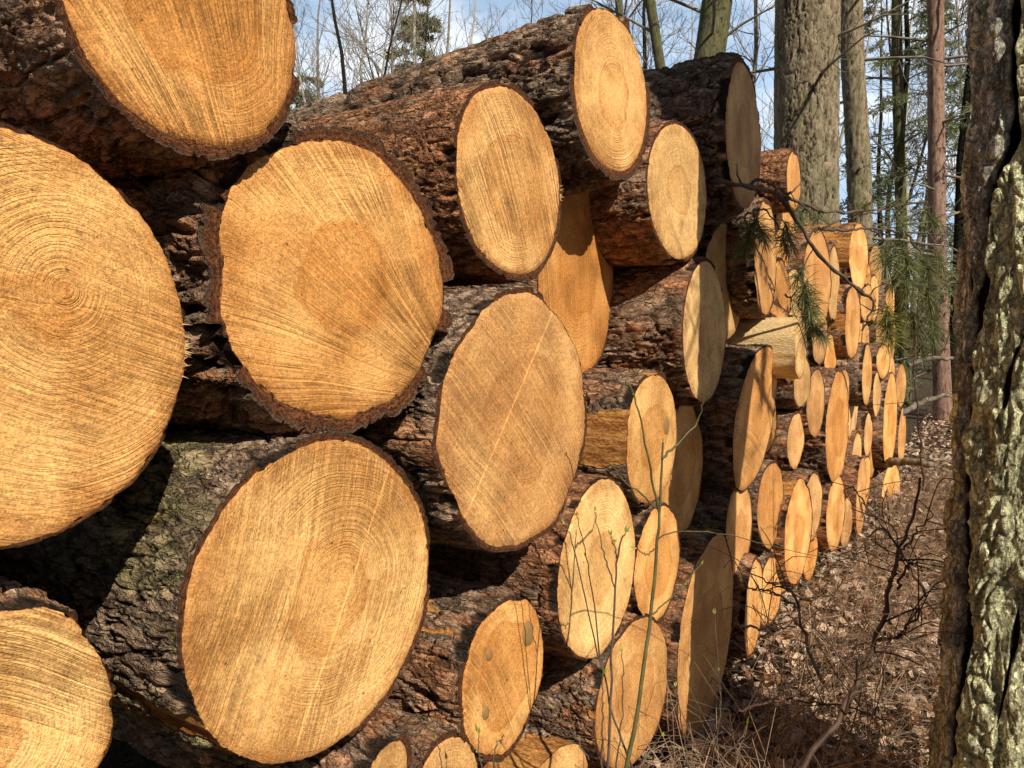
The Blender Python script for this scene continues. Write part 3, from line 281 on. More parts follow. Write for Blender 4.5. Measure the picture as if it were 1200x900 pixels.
def mat_wood():
    """sawn end grain. Attributes on the mesh: pc = position from the pith, sw = position along/across the
    saw strokes, rn = 0 centre .. 1 bark, pa = (heart ratio, warmth, greyness), pb = (saw, ring, seed), st = line, br"""
    s = NT('sawn_wood')
    pc, sw = s.attr('pc'), s.attr('sw'); rn = s.attr('rn', True)
    hr, warm, grey = s.sep(s.attr('pa'))[:3]; sawA, ringA, seed = s.sep(s.attr('pb'))[:3]
    st = s.attr('st', True); br = s.attr('br', True)
    sd = s.comb(seed, s.math('MULTIPLY', seed, 1.7), seed)
    big = s.noise(s.vmath('ADD', pc, sd), 5.5, 4)
    mid = s.noise(s.vmath('ADD', pc, sd), 26, 4)
    warp = s.noise(s.vmath('ADD', pc, sd), 7, 2)
    d = s.math('ADD', s.length(pc), s.math('MULTIPLY', s.math('SUBTRACT', warp, .5), .022))
    dw = s.math('ADD', d, seed)
    r1 = s.noise(None, 210, 2, .6, dims='1D', w=dw)
    r2 = s.noise(None, 60, 2, .5, dims='1D', w=dw)
    ring = s.step(r1, .38, .60)
    # saw strokes
    x, y, _ = s.sep(sw)[:3]
    wob = s.math('MULTIPLY', s.math('SUBTRACT', s.noise(s.vmath('ADD', pc, sd), 3.0, 1), .5), .05)
    y2 = s.math('ADD', y, wob)
    s1 = s.noise(s.comb(s.math('MULTIPLY', x, 1.1), s.math('MULTIPLY', y2, 135), seed), 1, 4, .65)
    s2 = s.noise(s.comb(s.math('MULTIPLY', x, 7), s.math('MULTIPLY', y2, 330), seed), 1, 2, .6)
    s3 = s.noise(s.comb(s.math('MULTIPLY', x, 1.2), s.math('MULTIPLY', y2, 26), seed), 1, 3, .5)
    gr = s.math('SUBTRACT', 1.0, s.step(s.math('ABSOLUTE', s.math('SUBTRACT', s1, .5)), .0, .055))
    gv = s.math('MULTIPLY', gr, s.step(s.noise(s.vmath('ADD', pc, sd), 9, 3), .25, .70))
    patch = s.step(s.noise(s.vmath('ADD', pc, sd), 4.2, 2), .32, .62)
    sawm = s.math('MULTIPLY', sawA, s.rng(patch, 0, 1, .35, 1.0))
    ringm = s.math('MULTIPLY', s.math('MULTIPLY', s.math('MULTIPLY', ringA, s.rng(s.step(rn, .08, .42), 0, 1, .18, 1.0)), s.rng(s.noise(s.vmath('ADD', pc, sd), 6.5, 3), .35, .65, .15, 1.0)), s.rng(patch, 0, 1, 1.0, .5))
    fuzz = s.noise(pc, 340, 4, .75)
    fuzz2 = s.noise(pc, 950, 2, .7)
    # colours
    sap = s.mix(s.step(big, .35, .66), (.64, .305, .088), (.74, .45, .165))
    sap = s.mix(s.math('MULTIPLY', warm, .75), sap, (.52, .20, .042))
    heart = s.mix(mid, (.45, .165, .032), (.56, .245, .058))
    edge = s.math('ADD', rn, s.math('ADD', s.math('MULTIPLY', s.math('SUBTRACT', warp, .5), .42), s.math('MULTIPLY', s.math('SUBTRACT', mid, .5), .10)))
    hm = s.math('SUBTRACT', 1.0, s.step(edge, s.math('SUBTRACT', hr, .022), s.math('ADD', hr, .022)))
    hm2 = s.math('MULTIPLY', hm, s.rng(warm, 0, 1, .18, .95))
    sap = s.mix(s.step(warm, .32, .05), sap, s.mix(big, (.68, .385, .13), (.78, .51, .21)))
    col = s.mix(hm2, sap, heart)
    rim = s.math('MULTIPLY', hm, s.step(edge, s.math('SUBTRACT', hr, .12), hr))
    col = s.mix(s.math('MULTIPLY', rim, .35), col, (.42, .15, .03))
    # brown blotches, resin
    col = s.mix(s.math('MULTIPLY', s.step(s.noise(s.vmath('ADD', pc, sd), 9, 4, .6), .52, .72), .5), col, (.40, .17, .042))
    col = s.mix(s.math('MULTIPLY', s.step(s.math('ADD', rn, s.math('MULTIPLY', s.math('SUBTRACT', mid, .5), .5)), .80, 1.05), .55), col, (.36, .125, .03))
    col = s.mix(s.math('MULTIPLY', s.step(s.noise(s.vmath('ADD', pc, sd), 3.4, 3), .54, .70), .45), col, (.46, .20, .055))
    col = s.mix(s.math('MULTIPLY', gv, s.math('MULTIPLY', sawm, .55)), col, (.30, .115, .022))
    k = s.math('ADD', 1.0, s.math('MULTIPLY', s.math('SUBTRACT', ring, .5), s.math('MULTIPLY', ringm, .34)))
    k = s.math('MULTIPLY', k, s.math('ADD', 1.0, s.math('MULTIPLY', s.math('SUBTRACT', r2, .5), s.math('MULTIPLY', ringm, .40))))
    k = s.math('MULTIPLY', k, s.math('ADD', 1.0, s.math('MULTIPLY', s.math('SUBTRACT', s1, .5), s.math('MULTIPLY', sawm, 1.0))))
    k = s.math('MULTIPLY', k, s.math('ADD', 1.0, s.math('MULTIPLY', s.math('SUBTRACT', s2, .5), s.math('MULTIPLY', sawm, .75))))
    k = s.math('MULTIPLY', k, s.math('ADD', 1.0, s.math('MULTIPLY', s.math('SUBTRACT', s3, .5), s.math('MULTIPLY', sawm, .55))))
    k = s.math('MULTIPLY', k, s.math('MULTIPLY', s.rng(fuzz, .30, .70, .52, 1.48), s.rng(s.noise(s.vmath('ADD', pc, sd), 130, 4, .7), .3, .7, .70, 1.30)))
    k = s.math('MULTIPLY', k, s.rng(big, .3, .7, .78, 1.18))
    k = s.math('MULTIPLY', k, s.math('SUBTRACT', 1.0, s.math('MULTIPLY', gv, s.math('MULTIPLY', sawm, .22))))
    line = s.math('SUBTRACT', 1.0, s.step(s.math('ABSOLUTE', st), .0015, .004))
    k = s.math('MULTIPLY', k, s.math('ADD', 1.0, s.math('MULTIPLY', line, .22)))
    k = s.math('MULTIPLY', k, s.math('MULTIPLY', br, 1.70))
    dots = s.step(s.noise(s.vmath('ADD', pc, sd), 85, 1), .735, .775)
    k = s.math('MULTIPLY', k, s.math('SUBTRACT', 1.0, s.math('MULTIPLY', dots, .5)))
    g = s.mix(s.math('MULTIPLY', grey, .75), col, (.36, .27, .16))
    col = s.mix(1.0, g, s.gray(k), 'MULTIPLY')
    h = s.math('ADD', s.math('MULTIPLY', s1, s.math('MULTIPLY', sawm, 1.5)), s.math('MULTIPLY', ring, s.math('MULTIPLY', ringm, .75)))
    h = s.math('SUBTRACT', h, s.math('MULTIPLY', gv, s.math('MULTIPLY', sawm, .9)))
    h = s.math('ADD', h, s.math('MULTIPLY', s2, s.math('MULTIPLY', sawm, .6)))
    h = s.math('ADD', h, s.math('MULTIPLY', fuzz, .85))
    h = s.math('ADD', h, s.math('MULTIPLY', fuzz2, .4))
    h = s.math('ADD', h, s.math('MULTIPLY', s.step(st, -.002, .002), .6))
    return s.finish(col, s.bump(h, .0034, 1.0), .75, .2)

def mat_bark():
    s = NT('pine_bark')
    c = s.coord(); hg = s.attr('hgt', True); strip = s.attr('strip', True); pid = s.attr('pid', True)
    red, moss, seed = s.sep(s.attr('bt'))[:3]
    p = s.vmath('ADD', s.vmath('MULTIPLY', c, (1, 1, .45)), s.comb(seed, seed, seed))
    n1 = s.noise(p, 9, 4); n2 = s.noise(p, 38, 5, .62); n3 = s.noise(p, 160, 4, .65); n4 = s.noise(p, 420, 2, .7)
    wp = s.vmath('ADD', p, s.vmath('MULTIPLY', s.comb(n2, s.noise(p, 41, 4), s.noise(p, 35, 4)), (.05, .05, .05)))
    def flakes(sc):
        v = s.n('ShaderNodeTexVoronoi'); v.feature = 'F1'; s.put(v.inputs['Vector'], wp); v.inputs['Scale'].default_value = sc
        e = s.n('ShaderNodeTexVoronoi'); e.feature = 'DISTANCE_TO_EDGE'; s.put(e.inputs['Vector'], wp); e.inputs['Scale'].default_value = sc
        return s.sep(v.outputs['Color'])[0], e.outputs['Distance']
    c1, e1 = flakes(21); c2, e2 = flakes(62)
    grey = s.mix(s.step(n2, .3, .7), (.195, .118, .074), (.56, .385, .26))
    grey = s.mix(s.math('MULTIPLY', s.step(s.noise(p, 70, 3), .6, .72), .6), grey, (.34, .30, .26))
    redc = s.mix(s.step(n2, .3, .7), (.30, .115, .05), (.66, .32, .155))
    f = s.step(s.math('ADD', s.math('ADD', red, s.math('MULTIPLY', s.math('SUBTRACT', n1, .5), 1.6)), s.math('MULTIPLY', s.math('SUBTRACT', pid, .5), .5)), .3, .8)
    col = s.mix(f, grey, redc)
    # thin flakes broken away show bright orange
    fl = s.math('MULTIPLY', s.step(s.noise(p, 30, 4, .6), .60, .68), s.step(red, .3, .9))
    col = s.mix(s.math('MULTIPLY', fl, .75), col, (.42, .19, .065))
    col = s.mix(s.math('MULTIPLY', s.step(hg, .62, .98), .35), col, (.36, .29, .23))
    gm = s.math('MULTIPLY', moss, s.step(s.math('ADD', n1, s.math('MULTIPLY', s.math('SUBTRACT', n3, .5), .4)), .42, .62))
    col = s.mix(s.math('MULTIPLY', gm, .7), col, (.30, .29, .105))
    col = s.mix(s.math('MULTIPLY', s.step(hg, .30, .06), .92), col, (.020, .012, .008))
    gn = s.noise(s.vmath('MULTIPLY', c, (70, 70, 5)), 1, 4, .6)
    oran = s.mix(s.step(s.math('ADD', s.math('MULTIPLY', gn, .6), s.math('MULTIPLY', n3, .4)), .35, .65), (.30, .095, .02), (.66, .33, .10))
    oran = s.mix(s.step(red, .22, .1), oran, s.mix(s.step(s.math('ADD', s.math('MULTIPLY', gn, .6), s.math('MULTIPLY', n2, .4)), .36, .64), (.25, .085, .02), (.74, .38, .10)))
    oran = s.mix(s.step(strip, .93, .99), oran, s.mix(s.noise(s.vmath('MULTIPLY', c, (30, 30, 3)), 1, 4), (.66, .42, .17), (.92, .72, .40)))
    col = s.mix(s.step(strip, .35, .6), col, oran)
    col = s.mix(1.0, col, s.gray(s.rng(n3, .25, .75, .62, 1.34)), 'MULTIPLY')
    notst = s.math('SUBTRACT', 1.0, s.step(strip, .3, .6))
    fk = s.math('MULTIPLY', s.rng(c1, 0, 1, .72, 1.28), s.rng(c2, 0, 1, .80, 1.2))
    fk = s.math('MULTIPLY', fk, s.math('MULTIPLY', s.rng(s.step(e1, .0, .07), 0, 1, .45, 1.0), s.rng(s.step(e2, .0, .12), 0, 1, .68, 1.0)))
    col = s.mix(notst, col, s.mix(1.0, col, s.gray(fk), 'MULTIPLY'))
    fh = s.math('MULTIPLY', notst, s.math('ADD', s.math('ADD', s.math('MULTIPLY', c1, .9), s.math('MULTIPLY', s.step(e1, .0, .12), .8)), s.math('ADD', s.math('MULTIPLY', c2, .4), s.math('MULTIPLY', s.step(e2, 0, .15), .35))))
    h = s.math('ADD', fh, s.math('ADD', s.math('MULTIPLY', n3, .6), s.math('ADD', s.math('MULTIPLY', n2, .8), s.math('MULTIPLY', n4, .3))))
    return s.finish(col, s.bump(h, .009, 1.0), s.rng(strip, 0, 1, .85, .6), .22)

def mat_rim():
    s = NT('bark_cross_section')
    c = s.coord()
    n = s.noise(c, 160, 4, .7); n2 = s.noise(c, 40, 3); red = s.sep(s.attr('bt'))[0]
    hg = s.attr('hgt', True)
    lay = s.math('ADD', hg, s.math('MULTIPLY', s.math('SUBTRACT', s.noise(c, 70, 4, .65), .5), .7))
    band = s.noise(None, 9, 2, .6, dims='1D', w=lay)
    col = s.mix(s.step(n, .3, .72), (.085, .030, .014), (.32, .125, .052))
    col = s.mix(s.math('MULTIPLY', s.step(band, .45, .62), .7), col, (.055, .022, .013))
    col = s.mix(s.math('MULTIPLY', s.step(lay, .62, .95), .75), col, s.mix(n2, (.06, .042, .03), (.24, .17, .12)))
    col = s.mix(s.math('MULTIPLY', s.step(lay, .10, .0), .8), col, (.46, .20, .07))
    n = s.math('ADD', n, s.math('MULTIPLY', band, 1.2))
    return s.finish(col, s.bump(n, .006, 1.0), .9, .1)

def mat_knot():
    s = NT('knot_wood')
    c = s.coord(); l = s.length(c)
    r = s.noise(None, 420, 2, dims='1D', w=s.math('ADD', l, s.math('MULTIPLY', s.noise(c, 60, 2), .004)))
    col = s.mix(r, (.20, .10, .04), (.46, .27, .10))
    return s.finish(col, s.bump(r, .001, .6), .7)

def mat_trunk(name, c0, c1, moss=(.16, .17, .07), mossf=.35, sc=1.0):
    s = NT(name)
    c = s.coord(); hg = s.attr('hgt', True)
    p = s.vmath('MULTIPLY', c, (1, 1, .3))
    n2 = s.noise(p, 22 * sc, 4, .6); n3 = s.noise(p, 90 * sc, 3, .65); n1 = s.noise(c, 2.2, 3)
    col = s.mix(s.step(n2, .3, .7), c0, c1)
    col = s.mix(s.math('MULTIPLY', s.step(n1, .4, .65), mossf), col, moss)
    col = s.mix(s.step(hg, .4, .0), col, tuple(x * .22 for x in c0))
    col = s.mix(1.0, col, s.gray(s.rng(n3, .25, .75, .7, 1.3)), 'MULTIPLY')
    return s.finish(col, s.bump(s.math('ADD', n3, n2), .012, .8), .9, .15)

def mat_lichen_bark():
    s = NT('lichen_bark')
    c = s.coord(); hg = s.attr('hgt', True); li = s.attr('lich', True); pid = s.attr('pid', True)
    p = s.vmath('MULTIPLY', c, (1, 1, .4))
    n2 = s.noise(p, 26, 5, .62); n3 = s.noise(c, 110, 5, .7); n4 = s.noise(c, 380, 3, .7); n5 = s.noise(c, 48, 4, .6)
    bark = s.mix(s.step(n2, .3, .7), (.26, .24, .19), (.62, .57, .45))
    lich = s.mix(s.step(n3, .3, .7), (.40, .38, .19), (.80, .77, .50))
    lich = s.mix(s.math('MULTIPLY', s.step(n5, .55, .66), .55), lich, (.36, .36, .28))
    lich = s.mix(s.math('MULTIPLY', s.step(n5, .42, .34), .6), lich, (.19, .195, .05))
    smooth = s.mix(n2, (.22, .20, .17), (.33, .30, .25))
    bark = s.mix(s.math('MULTIPLY', s.step(s.noise(p, 12, 2), .58, .64), .7), bark, smooth)
    m = s.step(s.math('ADD', li, s.math('ADD', s.math('MULTIPLY', s.math('SUBTRACT', n5, .5), .9), s.math('MULTIPLY', s.math('SUBTRACT', n3, .5), .9))), .42, .60)
    col = s.mix(m, bark, lich)
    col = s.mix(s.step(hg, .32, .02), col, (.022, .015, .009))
    col = s.mix(1.0, col, s.gray(s.rng(n4, .25, .75, .72, 1.28)), 'MULTIPLY')
    wp = s.vmath('ADD', p, s.vmath('MULTIPLY', s.comb(n3, n5, n2), (.03, .03, .03)))
    def cells(sc):
        v = s.n('ShaderNodeTexVoronoi'); s.put(v.inputs['Vector'], wp); v.inputs['Scale'].default_value = sc
        e = s.n('ShaderNodeTexVoronoi'); e.feature = 'DISTANCE_TO_EDGE'; s.put(e.inputs['Vector'], wp); e.inputs['Scale'].default_value = sc
        return s.sep(v.outputs['Color'])[0], s.step(e.outputs['Distance'], 0, .10)
    c1, e1 = cells(34); c2, e2 = cells(90)
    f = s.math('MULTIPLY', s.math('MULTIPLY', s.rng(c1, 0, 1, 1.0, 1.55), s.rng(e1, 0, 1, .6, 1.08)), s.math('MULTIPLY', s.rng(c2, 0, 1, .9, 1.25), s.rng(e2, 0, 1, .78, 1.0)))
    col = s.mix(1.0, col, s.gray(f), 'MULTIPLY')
    h = s.math('ADD', s.math('MULTIPLY', n3, .9), s.math('ADD', n5, s.math('MULTIPLY', n4, .4)))
    h = s.math('ADD', h, s.math('ADD', s.math('ADD', c1, e1), s.math('MULTIPLY', s.math('ADD', c2, e2), .5)))
    return s.finish(col, s.bump(h, .008, 1.0), .92, .1)

def mat_plain(name, c0, c1, scale=20, rough=.8, spec=.2, var=None, trans=0):
    s = NT(name)
    n = s.noise(s.coord(), scale, 3)
    col = s.mix(s.step(n, .3, .7), c0, c1)
    if var:
        v = s.attr(var, True)
        col = s.mix(1.0, col, s.gray(s.rng(v, 0, 1, .55, 1.45)), 'MULTIPLY')
    s.finish(col, None, rough, spec)
    if trans:
        t = s.n('ShaderNodeBsdfTranslucent'); s.put(t.inputs[0], col)
        m = s.n('ShaderNodeMixShader'); m.inputs[0].default_value = trans
        s.t.links.new(s.b.outputs[0], m.inputs[1]); s.t.links.new(t.outputs[0], m.inputs[2])
        s.t.links.new(m.outputs[0], s.out.inputs[0])
    return s.m

def mat_leaf_litter():
    s = NT('dry_leaves')
    v = s.attr('var'); a, b, _ = s.sep(v)[:3]
    col = s.mix(a, (.29, .165, .095), (.74, .54, .37))
    col = s.mix(s.step(b, .72, .95), col, (.52, .42, .34))
    col = s.mix(s.step(b, .16, .05), col, (.22, .085, .03))
    n = s.noise(s.coord(), 150, 3)
    col = s.mix(1.0, col, s.gray(s.rng(n, .25, .75, .75, 1.2)), 'MULTIPLY')
    return s.finish(col, None, .6, .3)

def mat_ground():
    s = NT('forest_soil')
    c = s.coord()
    n = s.noise(c, 28, 5, .7); n2 = s.noise(c, 3, 4); n3 = s.noise(c, 90, 3, .7); n4 = s.noise(c, .35, 3)
    col = s.mix(s.step(n, .3, .7), (.035, .024, .015), (.20, .135, .088))
    col = s.mix(s.step(n3, .55, .7), col, (.32, .23, .165))
    col = s.mix(s.math('MULTIPLY', s.step(n2, .52, .68), .5), col, (.075, .085, .030))
    col = s.mix(s.math('MULTIPLY', s.step(n4, .5, .65), .4), col, (.10, .11, .04))
    return s.finish(col, s.bump(s.math('ADD', n, n3), .04, 1.0), .95, .1)

M = dict(wood=mat_wood(), bark=mat_bark(), rim=mat_rim(), knot=mat_knot(), lichen=mat_lichen_bark(),
    conifer=mat_trunk('conifer_trunk_bark', (.15, .115, .072), (.38, .305, .205), (.20, .195, .10), .5),
    splinter=mat_plain('torn_fibres', (.50, .26, .09), (.78, .52, .26), 60, .7),
    pink=mat_trunk('pine_trunk_bark', (.21, .115, .08), (.42, .265, .20), (.22, .17, .12), .15),
    green=mat_trunk('mossy_trunk_bark', (.085, .078, .04), (.18, .165, .09), (.115, .13, .04), .6),
    twig=mat_plain('bare_twig', (.075, .052, .038), (.165, .125, .095), 25),
    pale=mat_plain('pale_trunk', (.30, .265, .21), (.56, .51, .43), 6),
    grey=mat_plain('grey_branch', (.16, .135, .10), (.34, .295, .23), 10),
    needle=mat_plain('pine_needles', (.135, .155, .055), (.27, .295, .125), 8, .45, .4, 'var', .4),
    needle_y=mat_plain('young_pine_needles', (.19, .20, .045), (.34, .32, .09), 8, .45, .4, 'var', .25),
    spray=mat_plain('conifer_sprays', (.13, .16, .06), (.27, .30, .13), 2, .6, .25, 'var', .4),
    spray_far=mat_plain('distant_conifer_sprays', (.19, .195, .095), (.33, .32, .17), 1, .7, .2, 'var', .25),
    stem=mat_plain('green_stem', (.07, .065, .025), (.15, .135, .05), 30, .5, .4),
    bud=mat_plain('leaf_bud', (.30, .40, .06), (.52, .58, .14), 60, .4, .4, None, .35),
    bramble=mat_plain('bramble_stem', (.040, .020, .013), (.115, .065, .045), 30, .6, .3),
    brush=mat_plain('dead_twigs', (.13, .08, .05), (.45, .31, .20), 6, .8, .2, 'var'),
    dead=mat_plain('weathered_branch', (.11, .085, .06), (.28, .235, .175), 14),
    grass=mat_plain('grass_blades', (.06, .09, .025), (.13, .16, .05), 6, .5, .3, 'var', .3),
    litter=mat_leaf_litter(), soil=mat_ground())

# ------------------------------------------------------------------ tubes (branches, twigs)
def tube_arrays(polys, sides=5):
    """polys: list of (points (n,3), radii (n,)) -> V, quads"""
    Vs, Fs = [], []; off = 0
    an = np.linspace(0, 2 * math.pi, sides, endpoint=False)
    for P, R in polys:
        P = np.asarray(P, float); R = np.asarray(R, float); n = len(P)
        T = np.gradient(P, axis=0); T /= np.linalg.norm(T, axis=1)[:, None] + 1e-9
        ref = np.array([0, 0, 1.]) if abs(T[:, 2]).mean() < .8 else np.array([1., 0, 0])
        U = np.cross(T, ref); U /= np.linalg.norm(U, axis=1)[:, None] + 1e-9
        W = np.cross(T, U)
        V = P[:, None] + R[:, None, None] * (np.cos(an)[None, :, None] * U[:, None] + np.sin(an)[None, :, None] * W[:, None])
        i = np.arange(n - 1)[:, None] * sides; j = np.arange(sides)[None]; j2 = (j + 1) % sides
        Fs.append(np.stack([i + j, i + j2, i + sides + j2, i + sides + j], -1).reshape(-1, 4) + off)
        Vs.append(V.reshape(-1, 3)); off += n * sides
    return np.concatenate(Vs), np.concatenate(Fs)

def spline(pts, n):
    """Catmull-Rom through pts"""
    P = np.asarray(pts, float)
    P = np.vstack([2 * P[0] - P[1], P, 2 * P[-1] - P[-2]])
    m = len(P) - 3; out = []
    for t in np.linspace(0, m - 1e-6, n):
        k = int(t); f = t - k; a, b, c, d = P[k:k + 4]
        out.append(.5 * ((2 * b) + (c - a) * f + (2 * a - 5 * b + 4 * c - d) * f * f + (3 * b - a - 3 * c + d) * f ** 3))
    return np.array(out)

# ------------------------------------------------------------------ bark relief
def bark_height(ang, R, s, kind, seed):
    """0 = bottom of a crack .. 1 = plate top, and a plate id; ang, R, s arrays of one shape"""
    X, Y = R * np.cos(ang), R * np.sin(ang)
    w = fbm(np.stack([X * 9, Y * 9, s * 5], -1), 2, seed)
    w2 = fbm(np.stack([X * 9, Y * 9, s * 5], -1), 2, seed + 50)
    j = fbm(np.stack([X * 55, Y * 55, s * 34], -1), 3, seed + 60)
    if kind in ('plate', 'furrow'):    # flat plates of several layers between narrow, wandering, broken fissures
        sx, sz, cut = 14, 5.5, .12
    else:                  # thin scaly bark
        sx, sz, cut = 34, 17, .09
    q = np.stack([X * sx + w * 1.5 + j * .30, Y * sx + w * 1.5 + j * .30, s * sz + w2 * 1.7 + j * .30], -1)
    f1, f2, pid = worley(q, seed)
    gate = sstep(-.25, .25, fbm(np.stack([X * 11, Y * 11, s * 6], -1), 2, seed + 61))
    crack = (1 - sstep(.0, cut, f2 - f1)) * (.25 + .75 * gate)
    q2 = np.stack([X * sx * 2.3 + w2 * 2 + j * .5, Y * sx * 2.3 + w2 * 2 + j * .5, s * sz * 2.0 + w * 2 + j * .5], -1)
    g1, g2, pid2 = worley(q2, seed + 7)
    crack2 = (1 - sstep(.0, .10, g2 - g1)) * .55
    t = fbm(np.stack([X * 14 + w * .6, Y * 14 + w * .6, s * 5.5 + w2 * .6], -1), 5, seed + 3, .58) * 5.5 + 6 + pid * 1.2 + pid2 * .6
    fr = t - np.floor(t)
    ter = (np.floor(t) + sstep(.84, 1.0, fr)) / 11.
    fine = fbm(np.stack([X * 90, Y * 90, s * 45], -1), 3, seed + 4)
    H = .16 + .80 * ter + .12 * fine
    if kind == 'plate':
        rv = np.abs(fbm(np.stack([X * 20 + w * .8, Y * 20 + w * .8, s * 4.2 + w2 * .5], -1), 4, seed + 8))
        crack = np.maximum(crack, (1 - sstep(.0, .075, rv)) * .95)
    if kind == 'furrow':   # long wavy ridges with deep furrows along the stem
        rv = np.abs(fbm(np.stack([X * 11 + w * .9, Y * 11 + w * .9, s * 2.6 + w2 * .8], -1) + j[..., None] * .10, 3, seed + 8))
        rv2 = np.abs(fbm(np.stack([X * 24 + w * .9, Y * 24 + w * .9, s * 6 + w2 * .8], -1) + j[..., None] * .12, 3, seed + 9))
        H = H * .6 + .45 * sstep(.0, .22, rv) + .15 * sstep(0, .12, rv2) - .2
        crack = np.maximum(crack * .5, np.maximum((1 - sstep(.0, .09, rv)) * .95, (1 - sstep(0, .035, rv2)) * .8))
    H = H * (1 - .92 * crack) * (1 - crack2 * .6)
    return np.clip(H, 0, 1), pid

# ------------------------------------------------------------------ one log
def make_log(i, t):
    A = np.array(t['A']); N = np.array(t['N']); r = t['r']; seed = 31 * i + 5
    A /= np.linalg.norm(A); N /= np.linalg.norm(N)
    e1 = np.cross([0, 0, 1.], A); e1 /= np.linalg.norm(e1); e2 = np.cross(A, e1)
    rng = random.Random(seed)
    root = empty('log')
    root.matrix_world = Matrix(((e1[0], e2[0], A[0], t['C'][0]), (e1[1], e2[1], A[1], t['C'][1]), (e1[2], e2[2], A[2], t['C'][2]), (0, 0, 0, 1)))
    tag(root, t['label'], 'log', t.get('group', 'logs stacked in the pile'))
    px = t['px'] * 1024 / 1200.
    step = max(r / px * 1.25, .0022)                   # about one picture pixel
    na = int(min(640, max(60, 2 * math.pi * r / step)))
    ang = np.linspace(0, 2 * math.pi, na, endpoint=False)
    irr = t.get('irr', .03)
    def outline(a):
        c = np.stack([np.cos(a), np.sin(a), np.zeros_like(a)], -1)
        return r * (1 + irr * 1.6 * fbm(c * 1.6 + seed, 3, seed) + .006 * fbm(c * 22, 2, seed + 1))
    def rim_noise(a):
        c = np.stack([np.cos(a) * r, np.sin(a) * r, np.zeros_like(a)], -1)
        return .0013 * fbm(c * 160 + seed, 2, seed + 2) - .003 * sstep(.2, .8, fbm(c * 70 + seed, 2, seed + 6))
    rw = outline(ang)
    S = []; k = 0; ds = step * 1.1
    z = 0.0; LEN = 4.0
    while z < LEN:
        S.append(z); z += ds; ds = min(ds * 1.022, .12)
    S = np.array(S + [LEN]); ns = len(S)
    AA = np.repeat(ang[None], ns, 0)
    tap = 1 - t.get('taper', .012) * S[:, None]
    base = rw[None] * tap
    nz, n1, n2 = N @ A, N @ e1, N @ e2
    s0 = lambda rad, a: -(rad * np.cos(a) * n1 + rad * np.sin(a) * n2) / nz
    kind = t.get('b') or ('plate' if t['red'] < .58 and t['tb'] > .013 else 'scaly')
    SS = np.repeat(S[:, None], na, 1)
    H, pid = bark_height(AA, base, SS + seed * .77, kind, seed)
    X, Y = base * np.cos(AA), base * np.sin(AA)
    sm = fbm(np.stack([X * 5, Y * 5, SS * 1.8 + seed], -1), 3, seed + 20)
    thr = 1.2 - 1.75 * t.get('strip', 0)
    if t.get('strip', 0) >= 1: strip = np.ones_like(sm)
    elif t.get('strip', 0) > 0: strip = sstep(thr - .50, thr - .40, .8 * fbm(np.stack([X * 8, Y * 8, SS * 2.0 + seed], -1), 3, seed + 20) + .35 * fbm(np.stack([X * 34, Y * 34, SS * 9], -1), 4, seed + 21)) * .9
    else: strip = np.zeros_like(sm)
    nearcut = (.35 + .65 * sstep(.0, .05, SS))
    H = H * nearcut + .5 * (1 - nearcut)
    ca = np.stack([np.cos(ang) * r * 9 + seed, np.sin(ang) * r * 9, ang * 0], -1)
    chip = sstep(.10, .20, fbm(ca, 4, seed + 70, .6))[None] * (1 - sstep(.010, .045, SS + .02 * fbm(np.stack([X * 30, Y * 30, SS * 20], -1), 2, seed + 71)))
    H = H * (1 - chip) + (-.02) * chip
    tb = t['tb'] * (1.5 if t['px'] < 72 else 1.0) * (1 + .35 * fbm(np.stack([X * 7, Y * 7, SS * 2], -1), 2, seed + 9))
    rad = base + tb * (.05 + 1.45 * H) * (1 - strip) + .002 * strip * fbm(np.stack([X * 40, Y * 40, SS * 9], -1), 3, seed)
    off = s0(rad[0], ang)
    fade = np.exp(-SS / (3 * r))
    zz = SS + off[None] * fade
    # chips broken out of the bark right at the cut
    V = np.stack([rad * np.cos(AA), rad * np.sin(AA), zz], -1).reshape(-1, 3)
    a = np.arange(na); a2 = (a + 1) % na
    rows = np.arange(ns - 1)[:, None] * na
    Fb = np.stack([rows + a2, rows + a, rows + na + a, rows + na + a2], -1).reshape(-1, 4)
    # ring of cut bark on the end, and the far end closed
    rwi = rw * (1 - .001) - .0005
    inn = np.stack([rwi * np.cos(ang), rwi * np.sin(ang), s0(rwi, ang)], -1)
    mid_r = rwi * .45 + rad[0] * .55
    md = np.stack([mid_r * np.cos(ang), mid_r * np.sin(ang), s0(mid_r, ang) + .004 * fbm(np.stack([X[0] * 60, Y[0] * 60, X[0] * 0], -1), 2, seed)], -1)
    outr = V[:na].copy(); nb = len(V)
    V = np.concatenate([V, inn, md, outr, [[0, 0, LEN]]])
    q = lambda o1, o2: np.stack([o1 + a, o1 + a2, o2 + a2, o2 + a], -1)[:, ::-1]
    Fr = np.concatenate([q(nb, nb + na), q(nb + na, nb + 2 * na)])
    last = (ns - 1) * na
    Fe = np.stack([last + a, np.full(na, len(V) - 1), last + a2], -1)[:, ::-1]
    pad = 3 * na + 1
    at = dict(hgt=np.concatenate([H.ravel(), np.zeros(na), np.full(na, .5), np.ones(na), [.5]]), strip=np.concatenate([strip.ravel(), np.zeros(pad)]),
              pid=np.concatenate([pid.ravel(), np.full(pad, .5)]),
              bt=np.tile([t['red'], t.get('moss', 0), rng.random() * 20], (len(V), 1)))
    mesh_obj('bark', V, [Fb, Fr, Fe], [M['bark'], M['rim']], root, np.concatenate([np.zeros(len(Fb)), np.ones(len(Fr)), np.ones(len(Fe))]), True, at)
    # the sawn face
    nr = 26 if px > 60 else 8
    fr = np.linspace(0, 1, nr + 1)[1:] ** .8
    nw = max(40, na // 2) if px < 60 else na
    an2 = np.linspace(0, 2 * math.pi, nw, endpoint=False)
